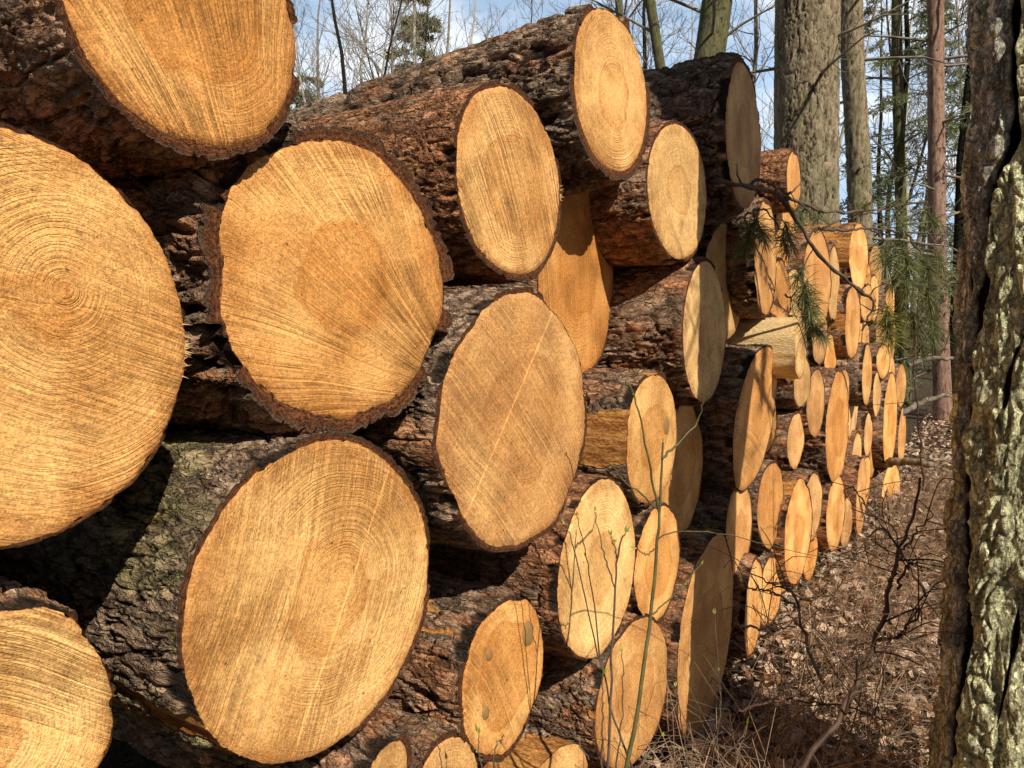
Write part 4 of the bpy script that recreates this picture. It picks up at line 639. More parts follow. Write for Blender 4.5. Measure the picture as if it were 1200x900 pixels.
    ro = outline(an2) + rim_noise(an2)
    RR = fr[:, None] * ro[None]; A2 = np.repeat(an2[None], nr, 0)
    fx, fy = RR * np.cos(A2), RR * np.sin(A2)
    relief = .0022 * fbm(np.stack([fx * 14, fy * 14, fx * 0 + seed], -1), 3, seed + 30)
    fz = s0(RR, A2) - .003 - np.abs(relief)
    fz[-1] += .004
    W = np.concatenate([np.stack([fx, fy, fz], -1).reshape(-1, 3), [[0, 0, -.003]]])
    b = np.arange(nw); b2 = (b + 1) % nw; rr = np.arange(nr - 1)[:, None] * nw
    Q = np.stack([rr + b, rr + b2, rr + nw + b2, rr + nw + b], -1).reshape(-1, 4)
    Tc = np.stack([b2, b, np.full(nw, nr * nw)], -1)
    # faces look along -A
    pith = t.get('pith', (0, 0)); x0, y0 = pith[0] * r, pith[1] * r
    wx, wy = W[:, 0] - x0, W[:, 1] - y0
    sa = math.radians(t['sa'] + rng.uniform(-6, 6)); ux = W[:, 0] * math.cos(sa) + W[:, 1] * math.sin(sa); uy = -W[:, 0] * math.sin(sa) + W[:, 1] * math.cos(sa)
    if t.get('fan'):
        D = r * 2.6 / t['fan']; uy = np.arctan2(uy, ux + D) * D
    else:
        uy = uy + .25 / r * .25 * ux * ux
    # radial share: 0 at the pith, 1 at the bark
    d0 = np.hypot(W[:, 0], W[:, 1]) / r; dp = np.hypot(wx, wy) / r
    rn = np.clip(dp * (1 - d0) + d0 * np.clip(d0, 0, 1.2), 0, 1.2); rn[:nr * nw] = (fr[:, None] * .75 + .25 * (dp[:nr * nw].reshape(nr, nw))).ravel() * sstep(-.01, .5, fr)[:, None].repeat(nw, 1).ravel() + (1 - sstep(-.01, .5, fr)[:, None].repeat(nw, 1).ravel()) * dp[:nr * nw]
    rn[(nr - 1) * nw:nr * nw] = 1.0
    sx = rng.random() * 30
    if t.get('step'):
        sg = math.radians(t['step'][0]); st = wx * math.sin(sg) - wy * math.cos(sg) - t['step'][1]
        st = np.where(wx * math.cos(sg) + wy * math.sin(sg) > -1, st, 1)
    else: st = np.ones(len(W))
    tone = t['tone']; n = len(W)
    at = dict(pc=np.stack([wx, wy, np.zeros(n)], -1), sw=np.stack([ux, uy, np.zeros(n)], -1), rn=rn,
              pa=np.tile([t['hr'], tone[0], tone[1]], (n, 1)), pb=np.tile([tone[2], tone[3], sx], (n, 1)), st=st,
              br=np.full(n, t.get('bright', 1.0) * (rng.uniform(.96, 1.04) if px > 80 else rng.uniform(.74, 1.08))))
    face = mesh_obj('cut_face', W, [Q[:, ::-1], Tc[:, ::-1]], M['wood'], root, None, True, at)
    if t.get('fib'):     # a few torn fibres standing off the rim
        nf = int(5 + px * .06); fa = np.array([t['fib'] + rng.gauss(0, .07) for _ in range(nf)])
        fl_ = np.array([rng.choice((.003, .005, .008, .012)) * rng.uniform(.6, 1.3) for _ in range(nf)]); fw = np.array([rng.uniform(.0006, .0016) for _ in range(nf)])
        fo = np.interp(fa % (2 * math.pi), np.append(an2, 2 * math.pi), np.append(ro, ro[0])); sk = np.array([rng.gauss(0, .5) for _ in range(nf)]); ou = np.array([rng.uniform(-.002, .007) for _ in range(nf)])
        def pt(a_, r_, o_): return np.stack([r_ * np.cos(a_), r_ * np.sin(a_), s0(r_, a_) - .004 - o_], -1)
        p1, p2, p3 = pt(fa - fw / fo, fo - .004, 0), pt(fa + fw / fo, fo - .004, 0), pt(fa + sk * fl_ / fo, fo + fl_, ou)
        sv = np.stack([p1, p2, p3], 1).reshape(-1, 3); n3 = len(sv)
        sp = mesh_obj('splinters', sv, np.arange(n3).reshape(-1, 3), M['splinter'], face, None, False); sp['kind'] = 'stuff'
    for kx, ky, kr in t.get('knots', []):
        m = 28; ka = np.linspace(0, 2 * math.pi, m, endpoint=False)
        rk = kr * r * (1 + .12 * np.sin(2 * ka + 1) + .05 * np.sin(5 * ka))
        cx, cy = kx * r, ky * r
        hv = []
        for f, h in ((1.0, .004), (.8, .0065), (.35, .0075)):
            px_, py_ = rk * f * np.cos(ka), rk * f * np.sin(ka) * 1.5
            gx, gy = cx + px_, cy + py_
            hv.append(np.stack([px_, py_, -(gx * n1 + gy * n2) / nz + (cx * n1 + cy * n2) / nz - h], -1))
        kv = np.concatenate(hv + [[[0, 0, -.0076]]]); mm = np.arange(m); m2 = (mm + 1) % m
        kq = np.concatenate([np.stack([mm + o, mm + o + m, m2 + o + m, m2 + o], -1) for o in (0, m)])
        kt = np.stack([mm + 2 * m, np.full(m, 3 * m), m2 + 2 * m], -1)
        ko = mesh_obj('knot', kv, [kq, kt], M['knot'], face)
        ko.location = (cx, cy, -(cx * n1 + cy * n2) / nz)
    return root

for i, t in enumerate(LOGS): make_log(i, t)

# ------------------------------------------------------------------ the lichen-covered trunk at the right
def lichen_tree():
    x, y, r0 = TREE_AT
    root = empty('tree', (x, y, 0))
    tag(root, 'old trunk with thick lichen-covered bark and deep dark fissures at the right edge', 'tree')
    zs = np.concatenate([np.arange(0, 2.75, .0045), np.linspace(2.75, 9, 60)]); ns = len(zs)
    front = np.linspace(math.pi * .82, math.pi * 1.80, 340, endpoint=False)
    rest = np.linspace(math.pi * 1.80, math.pi * 2.82, 70, endpoint=False)
    ang = np.concatenate([front, rest]); na = len(ang)
    Z = np.repeat(zs[:, None], na, 1); T = np.repeat(ang[None], ns, 0)
    flare = .55 * np.exp(-Z / .55) - .06 * np.clip(Z - 1.2, 0, 4)
    lob = 1 + .05 * fbm(np.stack([np.cos(T) * 1.6, np.sin(T) * 1.6, Z * .5], -1), 2, 91)
    R = r0 * (1 + flare) * lob
    X, Y = R * np.cos(T), R * np.sin(T)
    w = fbm(np.stack([X * 7, Y * 7, Z * 2.5], -1), 3, 92)
    f1, f2, pid = worley(np.stack([X * 13 + w * 1.1, Y * 13 + w * 1.1, Z * 2.6 + w], -1), 93)
    H = sstep(.03, .30, f2 - f1)
    f1b, f2b, pid2 = worley(np.stack([X * 34 + w * 2, Y * 34 + w * 2, Z * 15 + w * 2], -1), 95)
    flakes = sstep(.02, .25, f2b - f1b)
    cr = fbm(np.stack([X * 55, Y * 55, Z * 38], -1), 5, 94, .62)
    # which side carries lichen: more towards the right of the main fissure
    lich = .42 + .40 * fbm(np.stack([X * 5, Y * 5, Z * 1.6], -1), 3, 97) + .22 * (pid - .5)
    wide = fbm(np.stack([X * 16, Y * 16, Z * 9], -1), 3, 99)
    fiss = np.zeros_like(R); dep = np.zeros_like(R)
    for f in FISSURES:
        p = sorted(f['path']); pz = [a[0] for a in p]; pt = [a[1] % (2 * math.pi) for a in p]
        th = np.interp(zs, pz, pt)
        edge = sstep(pz[0] - .03, pz[0] + .08, zs) * (1 - sstep(pz[-1] - .08, pz[-1] + .03, zs))
        width = f['w'] * (.75 + .5 * fbm(np.stack([zs * 5, zs * 0, zs * 0], -1), 2, 98)) * np.maximum(edge, .05)
        dist = np.abs(((T - th[:, None] + math.pi) % (2 * math.pi)) - math.pi) * r0 + .010 * wide
        g = (1 - sstep(.15, 1.0, dist / width[:, None])) * edge[:, None]
        fiss = np.maximum(fiss, g); dep = np.maximum(dep, g * f['d'])
    main = sorted(FISSURES[0]['path']) ; low = sorted(FISSURES[1]['path'])
    mz = [a[0] for a in low] + [a[0] for a in main if a[0] > low[-1][0]]
    mt = [a[1] % (2 * math.pi) for a in low] + [a[1] % (2 * math.pi) for a in main if a[0] > low[-1][0]]
    side = T - np.interp(zs, mz, mt)[:, None]
    lich = lich + .42 * sstep(-.02, .10, side) - .10 * sstep(0, -.15, side)
    H2 = H * (.62 + .2 * pid + .18 * flakes + .2 * cr)
    tl = fbm(np.stack([X * 26 + w, Y * 26 + w, Z * 9 + w], -1), 5, 191, .6) * 5 + 5
    terr = (np.floor(tl) + sstep(.8, 1.0, tl - np.floor(tl))) / 10
    rad = R + .010 * H2 + .020 * terr + .008 * flakes * H + .0055 * cr + .004 * sstep(.4, .6, lich) - dep * .75
    hg = np.clip(H2 * .7 + .5 * terr + .1 - fiss * 1.2, 0, 1)
    V = np.stack([rad * np.cos(T), rad * np.sin(T), Z], -1).reshape(-1, 3)
    a = np.arange(na); a2 = (a + 1) % na; rows = np.arange(ns - 1)[:, None] * na
    Fq = np.stack([rows + a, rows + a2, rows + na + a2, rows + na + a], -1).reshape(-1, 4)
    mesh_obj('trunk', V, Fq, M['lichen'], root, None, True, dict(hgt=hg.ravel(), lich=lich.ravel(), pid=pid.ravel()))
    # bare limbs high above
    rng = np.random.default_rng(3); polys = []
    for k in range(9):
        h = 5.2 + k * .42; az = k * 2.4 + .4; L = 2.6 - k * .15
        p = [(0, 0, h)]
        for q in range(1, 7):
            f = q / 6; p.append((math.cos(az) * L * f + rng.normal(0, .06), math.sin(az) * L * f + rng.normal(0, .06), h + L * .45 * f ** 1.3))
        polys.append((p, np.linspace(.05, .008, 7)))
    V, Fq = tube_arrays(polys, 6)
    mesh_obj('crown', V, Fq, M['grey'], root)
lichen_tree()

# ------------------------------------------------------------------ standing trunks behind the pile
def standing_trunk(i, t):
    x, y = t['at']; r0 = t['r']
    root = empty('tree', (x, y, 0)); tag(root, t['label'], 'tree')
    H = 13.0
    na = 220 if r0 > .2 else 48; dz = .012 if r0 > .2 else .04
    zs = np.concatenate([np.arange(0, 6.5, dz), np.linspace(6.5, H, 40)]); ns = len(zs)
    ang = np.linspace(0, 2 * math.pi, na, endpoint=False)
    Z = np.repeat(zs[:, None], na, 1); T = np.repeat(ang[None], ns, 0)
    R = r0 * (1.04 - .035 * Z * (1 if r0 < .2 else .6) / 1.3 * .6 + .25 * np.exp(-Z / .4))
    X, Y = R * np.cos(T), R * np.sin(T)
    sc = 1.0 if r0 > .2 else 1.5
    j = fbm(np.stack([X * 45, Y * 45, Z * 22], -1), 3, 47 + i)
    w = fbm(np.stack([X * 8, Y * 8, Z * 3], -1), 2, 40 + i)
    f1, f2, pid = worley(np.stack([X * 30 * sc + w * 1.5 + j * .5, Y * 30 * sc + w * 1.5 + j * .5, Z * 8 + w * 1.5 + j * .5], -1), 41 + i)
    if t['kind'] == 'conifer' and r0 > .2:
        Hh, pid = bark_height(T, R * 1.5, Z * 1.7, 'furrow', 300 + i)
    else: Hh = np.clip(.12 + sstep(.0, .20, f2 - f1) * (.45 + .4 * pid) + .35 * j, 0, 1)
    amp = dict(conifer=.022, pink=.005, green=.003)[t['kind']]
    R = R * (1 + .05 * fbm(np.stack([np.cos(T) * 1.3, np.sin(T) * 1.3, Z * .6], -1), 2, 44 + i)) + amp * Hh
    sway = fbm(np.stack([zs * .35 + i * 7, zs * 0, zs * 0], -1), 2, 45) * min(r0 * 1.2, .05)
    V = np.stack([R * np.cos(T) + (t['lean'] * zs + sway)[:, None], R * np.sin(T), Z], -1).reshape(-1, 3)
    a = np.arange(na); a2 = (a + 1) % na; rows = np.arange(ns - 1)[:, None] * na
    Fq = np.stack([rows + a, rows + a2, rows + na + a2, rows + na + a], -1).reshape(-1, 4)
    mesh_obj('trunk', V, Fq, M[t['kind']], root, None, True, dict(hgt=Hh.ravel()))
    rng = np.random.default_rng(60 + i); polys = []
    nb = 16 if t['kind'] != 'green' else 22
    for k in range(nb):
        h = rng.uniform(2.6, 12.5); az = rng.uniform(0, 6.28); L = rng.uniform(.7, 2.2) * (1 if h > 5 else .6)
        up = rng.uniform(-.15, .35) if t['kind'] != 'green' else rng.uniform(.3, .9)
        n = 6; c = np.array([t['lean'] * h + np.interp(h, zs, sway), 0, h]); P = []
        dxy = np.array([math.cos(az), math.sin(az)])
        for q in range(n):
            f = q / (n - 1)
            P.append(c + np.array([dxy[0] * L * f, dxy[1] * L * f, up * L * f - .1 * L * f * f]) + rng.normal(0, .04, 3) * f)
        rr = min(.022, r0 * .25) + .004
        polys.append((P, np.linspace(rr, .004, n)))
        for m in range(4):
            f = rng.uniform(.3, .95); b0 = P[int(f * (n - 1))]; l2 = L * rng.uniform(.2, .45)
            dd = np.array([dxy[0], dxy[1], up]) + rng.normal(0, .5, 3); dd /= np.linalg.norm(dd)
            polys.append(([b0, b0 + dd * l2 * .5 + rng.normal(0, .02, 3), b0 + dd * l2], [.006, .004, .003]))
    V, Fq = tube_arrays(polys, 4)
    mesh_obj('crown', V, Fq, M['grey'], root)
for i, t in enumerate(TRUNKS): standing_trunk(i, t)

# ------------------------------------------------------------------ bare winter trees
def bare_tree(seed, trunk_mat, spread=1.0):
    rng = np.random.default_rng(seed)
    H = 12.0; n = 16
    root = empty('bare_tree', (0, 0, 0))
    zs = np.linspace(0, H, n); wob = np.cumsum(rng.normal(0, .07, (n, 2)), 0)
    T = np.stack([wob[:, 0], wob[:, 1], zs], -1); R = .085 * (1 - zs / H) ** .8 + .008
    trunks = [(T, R)]; br = []
    if rng.random() < .6:   # a fork
        k = int(n * rng.uniform(.3, .5)); a = rng.uniform(0, 6.28); L = H - zs[k]
        P = [T[k] + np.array([math.cos(a) * f * L * .22 + rng.normal(0, .05), math.sin(a) * f * L * .22, f * L * .92]) for f in np.linspace(0, 1, 9)]
        trunks.append((P, np.linspace(R[k] * .75, .008, 9)))
    def grow(P0, d, L, r, lev):
        m = 6 if lev == 1 else 4
        P = [np.array(P0)]; dd = np.array(d)
        for q in range(m - 1):
            dd = dd + rng.normal(0, .16, 3) + np.array([0, 0, .10]); dd /= np.linalg.norm(dd)
            P.append(P[-1] + dd * L / (m - 1))
        br.append((P, np.linspace(r, max(r * .3, .004), m)))
        if lev < 3:
            for c in range(int(rng.integers(4, 7)) if lev == 1 else int(rng.integers(3, 5))):
                f = rng.uniform(.25, 1.0); k = min(int(f * (m - 1)), m - 2); b = P[k] + (P[k + 1] - P[k]) * rng.random()
                d2 = (P[k + 1] - P[k]) / np.linalg.norm(P[k + 1] - P[k]) + rng.normal(0, .55, 3); d2 /= np.linalg.norm(d2)
                grow(b, d2, L * rng.uniform(.35, .6), r * .5, lev + 1)
    for P, Rr in trunks:
        P = np.array(P); top = P[-1][2]
        for k in range(15):
            h = rng.uniform(.22, .98) ** .8; j = h * (len(P) - 1); q = int(j) if j < len(P) - 1 else len(P) - 2
            b = P[q] + (P[q + 1] - P[q]) * (j - q); a = rng.uniform(0, 6.28); e = rng.uniform(.35, 1.1)
            L = (1 - h) * 2.6 * spread + .7
            grow(b, (math.cos(a) * math.cos(e), math.sin(a) * math.cos(e), math.sin(e)), L, .026 * (1 - h * .6), 1)
    V, Fq = tube_arrays(trunks, 8); mesh_obj('trunk', V, Fq, trunk_mat, root)
    V, Fq = tube_arrays(br, 3); mesh_obj('crown', V, Fq, M['grey'], root)
    return root
protos = [bare_tree(11, M['pale'], 1.0), bare_tree(12, M['grey'], 1.2), bare_tree(13, M['green'], 1.1), bare_tree(14, M['pale'], .9)]
kinds = ['leafless tree with a pale slender trunk standing in the wood behind the pile',
         'leafless grey-barked tree with wide spreading twigs in the wood behind the pile',
         'leafless tree with a dull green trunk in the wood behind the pile',
         'leafless narrow-crowned pale tree in the wood behind the pile']
groups = ['pale slender leafless trees', 'grey leafless trees', 'dull green leafless trees', 'narrow pale leafless trees']
used = set()
for x, y, h, k, rz in BARE:
    if k in used: o = copy_thing(protos[k], (x, y, 0), rz, h / 12)
    else:
        o = protos[k]; o.location = (x, y, 0); o.rotation_euler = (0, 0, rz); o.scale = (h / 12,) * 3; used.add(k)
    tag(o, kinds[k], 'tree', groups[k])

# ------------------------------------------------------------------ conifers
def conifer(seed, mat, dens=1.0, low=1.2, leaf=.05):
    rng = np.random.default_rng(seed); H = 10.0
    root = empty('conifer', (0, 0, 0))
    n = 14; zs = np.linspace(0, H, n); wob = np.cumsum(rng.normal(0, .03, (n, 2)), 0)
    T = np.stack([wob[:, 0], wob[:, 1], zs], -1)
    V, Fq = tube_arrays([(T, .09 * (1 - zs / H) + .01)], 8); mesh_obj('trunk', V, Fq, M['green'], root)
    br = []; C = []
    for k in range(int(58 * dens)):
        h = rng.uniform(low, H * .99); a = rng.uniform(0, 6.28); L = (1.9 * (1 - h / H) + .35) * rng.uniform(.6, 1.1)
        b = np.array([np.interp(h, zs, T[:, 0]), np.interp(h, zs, T[:, 1]), h]); m = 7; P = []
        for q in range(m):
            f = q / (m - 1); P.append(b + np.array([math.cos(a) * L * f, math.sin(a) * L * f, .18 * L * f - .42 * L * f * f]) + rng.normal(0, .02, 3) * f)
        P = np.array(P); br.append((P, np.linspace(.016, .004, m)))
        for s in range(int(9 * dens) + 4):
            f = rng.uniform(.25, 1.0); j = min(int(f * (m - 1)), m - 2); c = P[j] + (P[j + 1] - P[j]) * rng.random()
            side = rng.choice([-1, 1]); l2 = L * rng.uniform(.12, .32)
            d2 = np.array([math.cos(a + side * .9), math.sin(a + side * .9), rng.uniform(-.5, .1)])
            e = c + d2 * l2; br.append(([c, (c + e) / 2 + [0, 0, .01], e], [.005, .004, .003]))
            for u in range(int(14 * dens)):
                C.append(c + (e - c) * rng.random() + rng.normal(0, .035, 3))
    V, Fq = tube_arrays(br, 3); cr = mesh_obj('crown', V, Fq, M['grey'], root)
    C = np.array(C); m = len(C)
    d = rng.normal(0, 1, (m, 3)); d[:, 2] -= .3; d /= np.linalg.norm(d, axis=1)[:, None]
    u = np.cross(d, rng.normal(0, 1, (m, 3))); u /= np.linalg.norm(u, axis=1)[:, None]
    ln = rng.uniform(.6, 1.4, m)[:, None] * leaf; wd = leaf * .16
    V = np.stack([C - u * wd, C + u * wd, C + d * ln], 1).reshape(-1, 3)
    Fq = np.arange(m * 3).reshape(-1, 3)
    fo = mesh_obj('foliage', V, Fq, mat, root, None, False, dict(var=np.repeat(rng.random(m), 3)))
    return root
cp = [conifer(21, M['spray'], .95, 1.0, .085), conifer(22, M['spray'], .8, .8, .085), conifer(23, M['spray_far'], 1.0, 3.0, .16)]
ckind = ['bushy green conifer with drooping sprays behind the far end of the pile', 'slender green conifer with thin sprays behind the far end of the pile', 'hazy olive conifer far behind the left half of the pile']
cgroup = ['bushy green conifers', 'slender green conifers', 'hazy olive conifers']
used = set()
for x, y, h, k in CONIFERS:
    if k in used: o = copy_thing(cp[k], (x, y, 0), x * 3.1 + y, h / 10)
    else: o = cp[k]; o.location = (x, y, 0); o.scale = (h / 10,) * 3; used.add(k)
    tag(o, ckind[k], 'conifer', cgroup[k])

# ------------------------------------------------------------------ the pine branch lying over the pile
def needles(C, axis, size, n, rng, width=.0012):
    ax = np.array(axis, float); ax /= np.linalg.norm(ax)
    base = np.array(C) - ax * size * .35 + ax[None] * (rng.random(n)[:, None] * size * .9)
    d = rng.normal(0, 1, (n, 3)) * .72 + ax * .65; d[:, 2] -= .12; d /= np.linalg.norm(d, axis=1)[:, None]
    L = size * rng.uniform(.7, 1.15, n)[:, None]
    u = np.cross(d, rng.normal(0, 1, (n, 3))); u /= np.linalg.norm(u, axis=1)[:, None]
    mid = base + d * L * .55; tip = base + d * L + np.array([0, 0, -1]) * L * .14
    w = width
    V = np.stack([base - u * w, base + u * w, mid + u * w, mid - u * w, tip], 1)
    i = np.arange(n)[:, None] * 5
    return V.reshape(-1, 3), np.concatenate([i + 0, i + 1, i + 2, i + 3], 1), np.concatenate([i + 3, i + 2, i + 4], 1), np.repeat(rng.random(n), 5)

pine = empty('pine_branch', PINE_TWIGS[0]['p'][0])
tag(pine, 'broken pine branch with brown twigs and drooping needle tufts lying over the pile', 'branch')
p0 = np.array(PINE_TWIGS[0]['p'][0]); rng = np.random.default_rng(5)
ends = []
for b in PINE_TWIGS:
    P = spline(b['p'], 26) - p0; P[1:-1] += rng.normal(0, .0035, (24, 3))
    polys = [(P, np.linspace(b['r'], b['r'] * .4, 26) * (1 + .15 * rng.normal(0, 1, 26)))]
    for k in range(4):
        j = int(rng.integers(4, 24)); d = rng.normal(0, 1, 3); d /= np.linalg.norm(d)
        polys.append((np.array([P[j], P[j] + d * .04 + rng.normal(0, .006, 3), P[j] + d * .08]), [b['r'] * .35, b['r'] * .3, .0015]))
    V, Fq = tube_arrays(polys, 6); mesh_obj('twig', V, Fq, M['twig'], pine)
    ends.append(P)
allp = np.concatenate(ends)
for C, size, dx, dz, n, c in PINE_TUFTS:
    C = np.array(C) - p0
    near = allp[np.argmin(np.linalg.norm(allp - C, axis=1))]
    V, Q, T3, var = needles(C, (dx, -.25, dz), size, int(n * 1.05), rng)
    sp = spline([near, (near + C) / 2 + np.array([0, 0, .012]), C, C + np.array([dx, -.2, dz]) * size * .3], 8)
    off = len(V); V2, F2 = tube_arrays([(sp, np.linspace(.0032, .0018, 8))], 5)
    o = mesh_obj('needle_tuft', np.concatenate([V, V2]), [Q, T3, F2 + off], [M['needle_y'] if c else M['needle'], M['twig']], pine,
                 np.concatenate([np.zeros(len(Q) + len(T3)), np.ones(len(F2))]), False, dict(var=np.concatenate([var, np.full(len(V2), .5)])))
    if c: o['label'] = 'yellowish bristly needle tuft'

# ------------------------------------------------------------------ budding stems in front of the pile
def bud_mesh(P, d, s, rng):
    V, Fq = [], []
    for k in range(3):
        a = rng.uniform(0, 6.28); u = np.cross(d, [math.cos(a), math.sin(a), .3]); u /= np.linalg.norm(u)
        dd = d + u * .35; L = s * rng.uniform(.7, 1.1); w = s * .17; q = len(V)
        nrm = np.cross(dd, u)
        V += [P, P + dd * L * .45 + np.cross(dd, nrm) * w, P + dd * L, P + dd * L * .45 - np.cross(dd, nrm) * w]
        Fq.append([q, q + 1, q + 2, q + 3])
    return V, Fq
slabels = ['tallest thin green stem with a few buds, forking in front of the pale knotted log',
           'thin upright stem with a leafy bud in front of the pale sunlit log face',
           'thin curved stem leaning left across the pale sunlit log face',
           'low group of short fine stems at the bottom edge before the tan log',
           'thin stems with yellow-green leaf buds at the foot of the tall brown log face',
           'low fine stems in front of the two small cropped log ends']
rng = np.random.default_rng(9)
for lab, st in zip(slabels, STEMS):
    p0 = np.array(st[0]['p'][0]); root = empty('sapling', p0); tag(root, lab, 'sapling')
    polys, buds = [], []
    for b in st:
        n = 18; P = spline(b['p'], n) - p0; P[1:-1] += rng.normal(0, .0012, (n - 2, 3))
        # carry stems that start at the picture's bottom down to the ground
        polys.append((P, np.linspace(b['r'], b['r'] * .45, n)))
        if b['p'][0][2] + .0 < .85 and b is st[0]:
            G = np.array([P[0], P[0] + [-.01, .01, -(p0[2]) * .5], P[0] + [-.03, .03, -p0[2]]]); polys.append((G[::-1], [b['r'] * 1.3, b['r'] * 1.15, b['r']]))
        for j in [n - 1] + ([6, 10, 13] if b['r'] < .0021 else [12]):
            d = P[min(j, n - 1)] - P[j - 1]; d /= np.linalg.norm(d) + 1e-9
            v, f = bud_mesh(P[j], d + rng.normal(0, .25, 3), (.013 if j == n - 1 else .006) * rng.uniform(.7, 1.2), rng)
            buds.append((v, f))
    V, Fq = tube_arrays(polys, 6); mesh_obj('stem', V, Fq, M['stem'] if 'tallest' in lab else M['twig'], root)
    for v, f in buds: mesh_obj('leaf_bud', np.array(v), np.array(f), M['bud'], root, None, False)

blabels = ['thick dark bramble stem arching up beside the lichen-covered trunk', 'forked pale brown dead stem leaning out of the leaf litter below the pile',
           'short weathered stick lying at the foot of the pile', 'long thin dead stem lying flat across the leaf litter at the bottom',
           'thin bramble stem arching left from behind the lichen-covered trunk', 'thin upright dark shoot in front of the far end of the pile']
for lab, st in zip(blabels, BRAMBLES):
    p0 = np.array(st[0]['p'][0]); polys = []
    for b in st:
        n = 24; P = spline(b['p'], n) - p0; P[1:-1] += rng.normal(0, .004, (n - 2, 3))
        polys.append((P, np.linspace(b['r'], b['r'] * .4, n)))
        for k in range(7):
            j = int(rng.integers(5, n)); d = rng.normal(0, 1, 3); d[2] = abs(d[2]); d /= np.linalg.norm(d); L = rng.uniform(.08, .3)
            q = spline([P[j], P[j] + d * L * .5 + rng.normal(0, .02, 3), P[j] + d * L + [0, 0, -.05]], 8)
            polys.append((q, np.linspace(b['r'] * .35, .0012, 8)))
    V, Fq = tube_arrays(polys, 6)
    o = mesh_obj('bramble' if 'bramble' in lab or 'shoot' in lab else 'stick', V, Fq, M['dead'] if 'stick' in lab or 'pale' in lab else M['bramble'])
    o.location = p0; tag(o, lab, 'bramble' if 'bramble' in lab or 'shoot' in lab else 'stick')

glabels = ['grey fallen branch on the ground left of the lichen-covered trunk', 'thick cut pole lying on the litter just past the end of the pile', 'pale fallen pole lying farthest back on the ground beside the lichen trunk']
for lab, b in zip(glabels, GROUND_BRANCHES):
    P = spline(b['p'], 20); P[:, 2] = np.maximum(P[:, 2], b['r'] * .6); p0 = P[0].copy(); P = P - p0
    P[1:-1] += rng.normal(0, .006, (18, 3))
    V, Fq = tube_arrays([(P, np.linspace(b['r'], b['r'] * .7, 20))], 10)
    cap = [np.arange(10)[::-1][None, k:k + 1] for k in range(0)]
    ce = np.array([[len(V) - 10 + k, len(V) - 10 + (k + 1) % 10, len(V)] for k in range(10)]); cs = np.array([[(k + 1) % 10, k, len(V) + 1] for k in range(10)])
    V = np.concatenate([V, [P[-1], P[0]]])
    o = mesh_obj('fallen_branch', V, [Fq, ce, cs], M['dead']); o.location = p0; tag(o, lab, 'branch')

# ------------------------------------------------------------------ ground, leaf litter, brush
def ground_z(x, y):
    p = np.stack([np.asarray(x, float), np.asarray(y, float), np.zeros_like(np.asarray(x, float))], -1)
    return .05 * fbm(p * 1.3, 3, 70) + .10 * fbm(p * .22, 2, 71) * sstep(4, 14, np.hypot(p[..., 0], p[..., 1])) - .02 + .06 * np.clip(p[..., 1] - 8, 0, 42)
def grid(xs, ys):
    Xg, Yg = np.meshgrid(xs, ys); Z = ground_z(Xg, Yg)
    n, m = Xg.shape; i = np.arange(n - 1)[:, None] * m; j = np.arange(m - 1)[None]
    return np.stack([Xg, Yg, Z], -1).reshape(-1, 3), np.stack([i + j, i + j + 1, i + m + j + 1, i + m + j], -1).reshape(-1, 4)
def warped(a, b, n, e=2.6):
    t = np.linspace(-1, 1, n); return np.where(t < 0, -(np.abs(t) ** e) * abs(a), t ** e * b)
V, Fq = grid(warped(-160, 160, 260), warped(-60, 260, 300) + 3)
g = mesh_obj('ground', V, Fq, M['soil']); g['kind'] = 'structure'

PA, PB = -1.053, .65
def in_front(x, y, d0=0.0): return x > PA + PB * y + d0
rng = np.random.default_rng(15)
N = 20000
y = 1.3 + 12 * rng.random(N * 3) ** 1.5; x = rng.uniform(-.3, 7, N * 3)
k = in_front(x, y, -.25) & (x < 1.2 + y * .6); x, y = x[k][:N], y[k][:N]; N = len(x)
C = np.stack([x, y, ground_z(x, y) + rng.uniform(.0, .035, N) + .06 * (rng.random(N) < .35) * rng.random(N)], -1)
nrm = rng.normal(0, .55, (N, 3)); nrm[:, 2] = 1; nrm /= np.linalg.norm(nrm, axis=1)[:, None]
a = np.cross(nrm, rng.normal(0, 1, (N, 3))); a /= np.linalg.norm(a, axis=1)[:, None]; b = np.cross(nrm, a)
L = rng.uniform(.018, .042, N)[:, None]; w = L * rng.uniform(.45, .7, N)[:, None]; cu = rng.uniform(-.5, .9, N)[:, None] * L
V = np.stack([C - a * L, C + b * w + nrm * cu * .6, C + a * L + nrm * cu * .3, C - b * w + nrm * cu * .6, C + nrm * .001], 1).reshape(-1, 3)
i = np.arange(N)[:, None] * 5
Fq = np.concatenate([np.concatenate([i, i + 4, i + 1], 1), np.concatenate([i + 1, i + 4, i + 2], 1), np.concatenate([i + 2, i + 4, i + 3], 1), np.concatenate([i + 3, i + 4, i], 1)])
va = np.repeat(np.stack([rng.random(N), rng.random(N), rng.random(N)], -1), 5, 0)
o = mesh_obj('leaf_litter', V, Fq, M['litter'], None, None, False, dict(var=va)); o['kind'] = 'stuff'
tag(o, 'brown and pinkish dry leaves covering the ground along the pile', 'leaf litter')

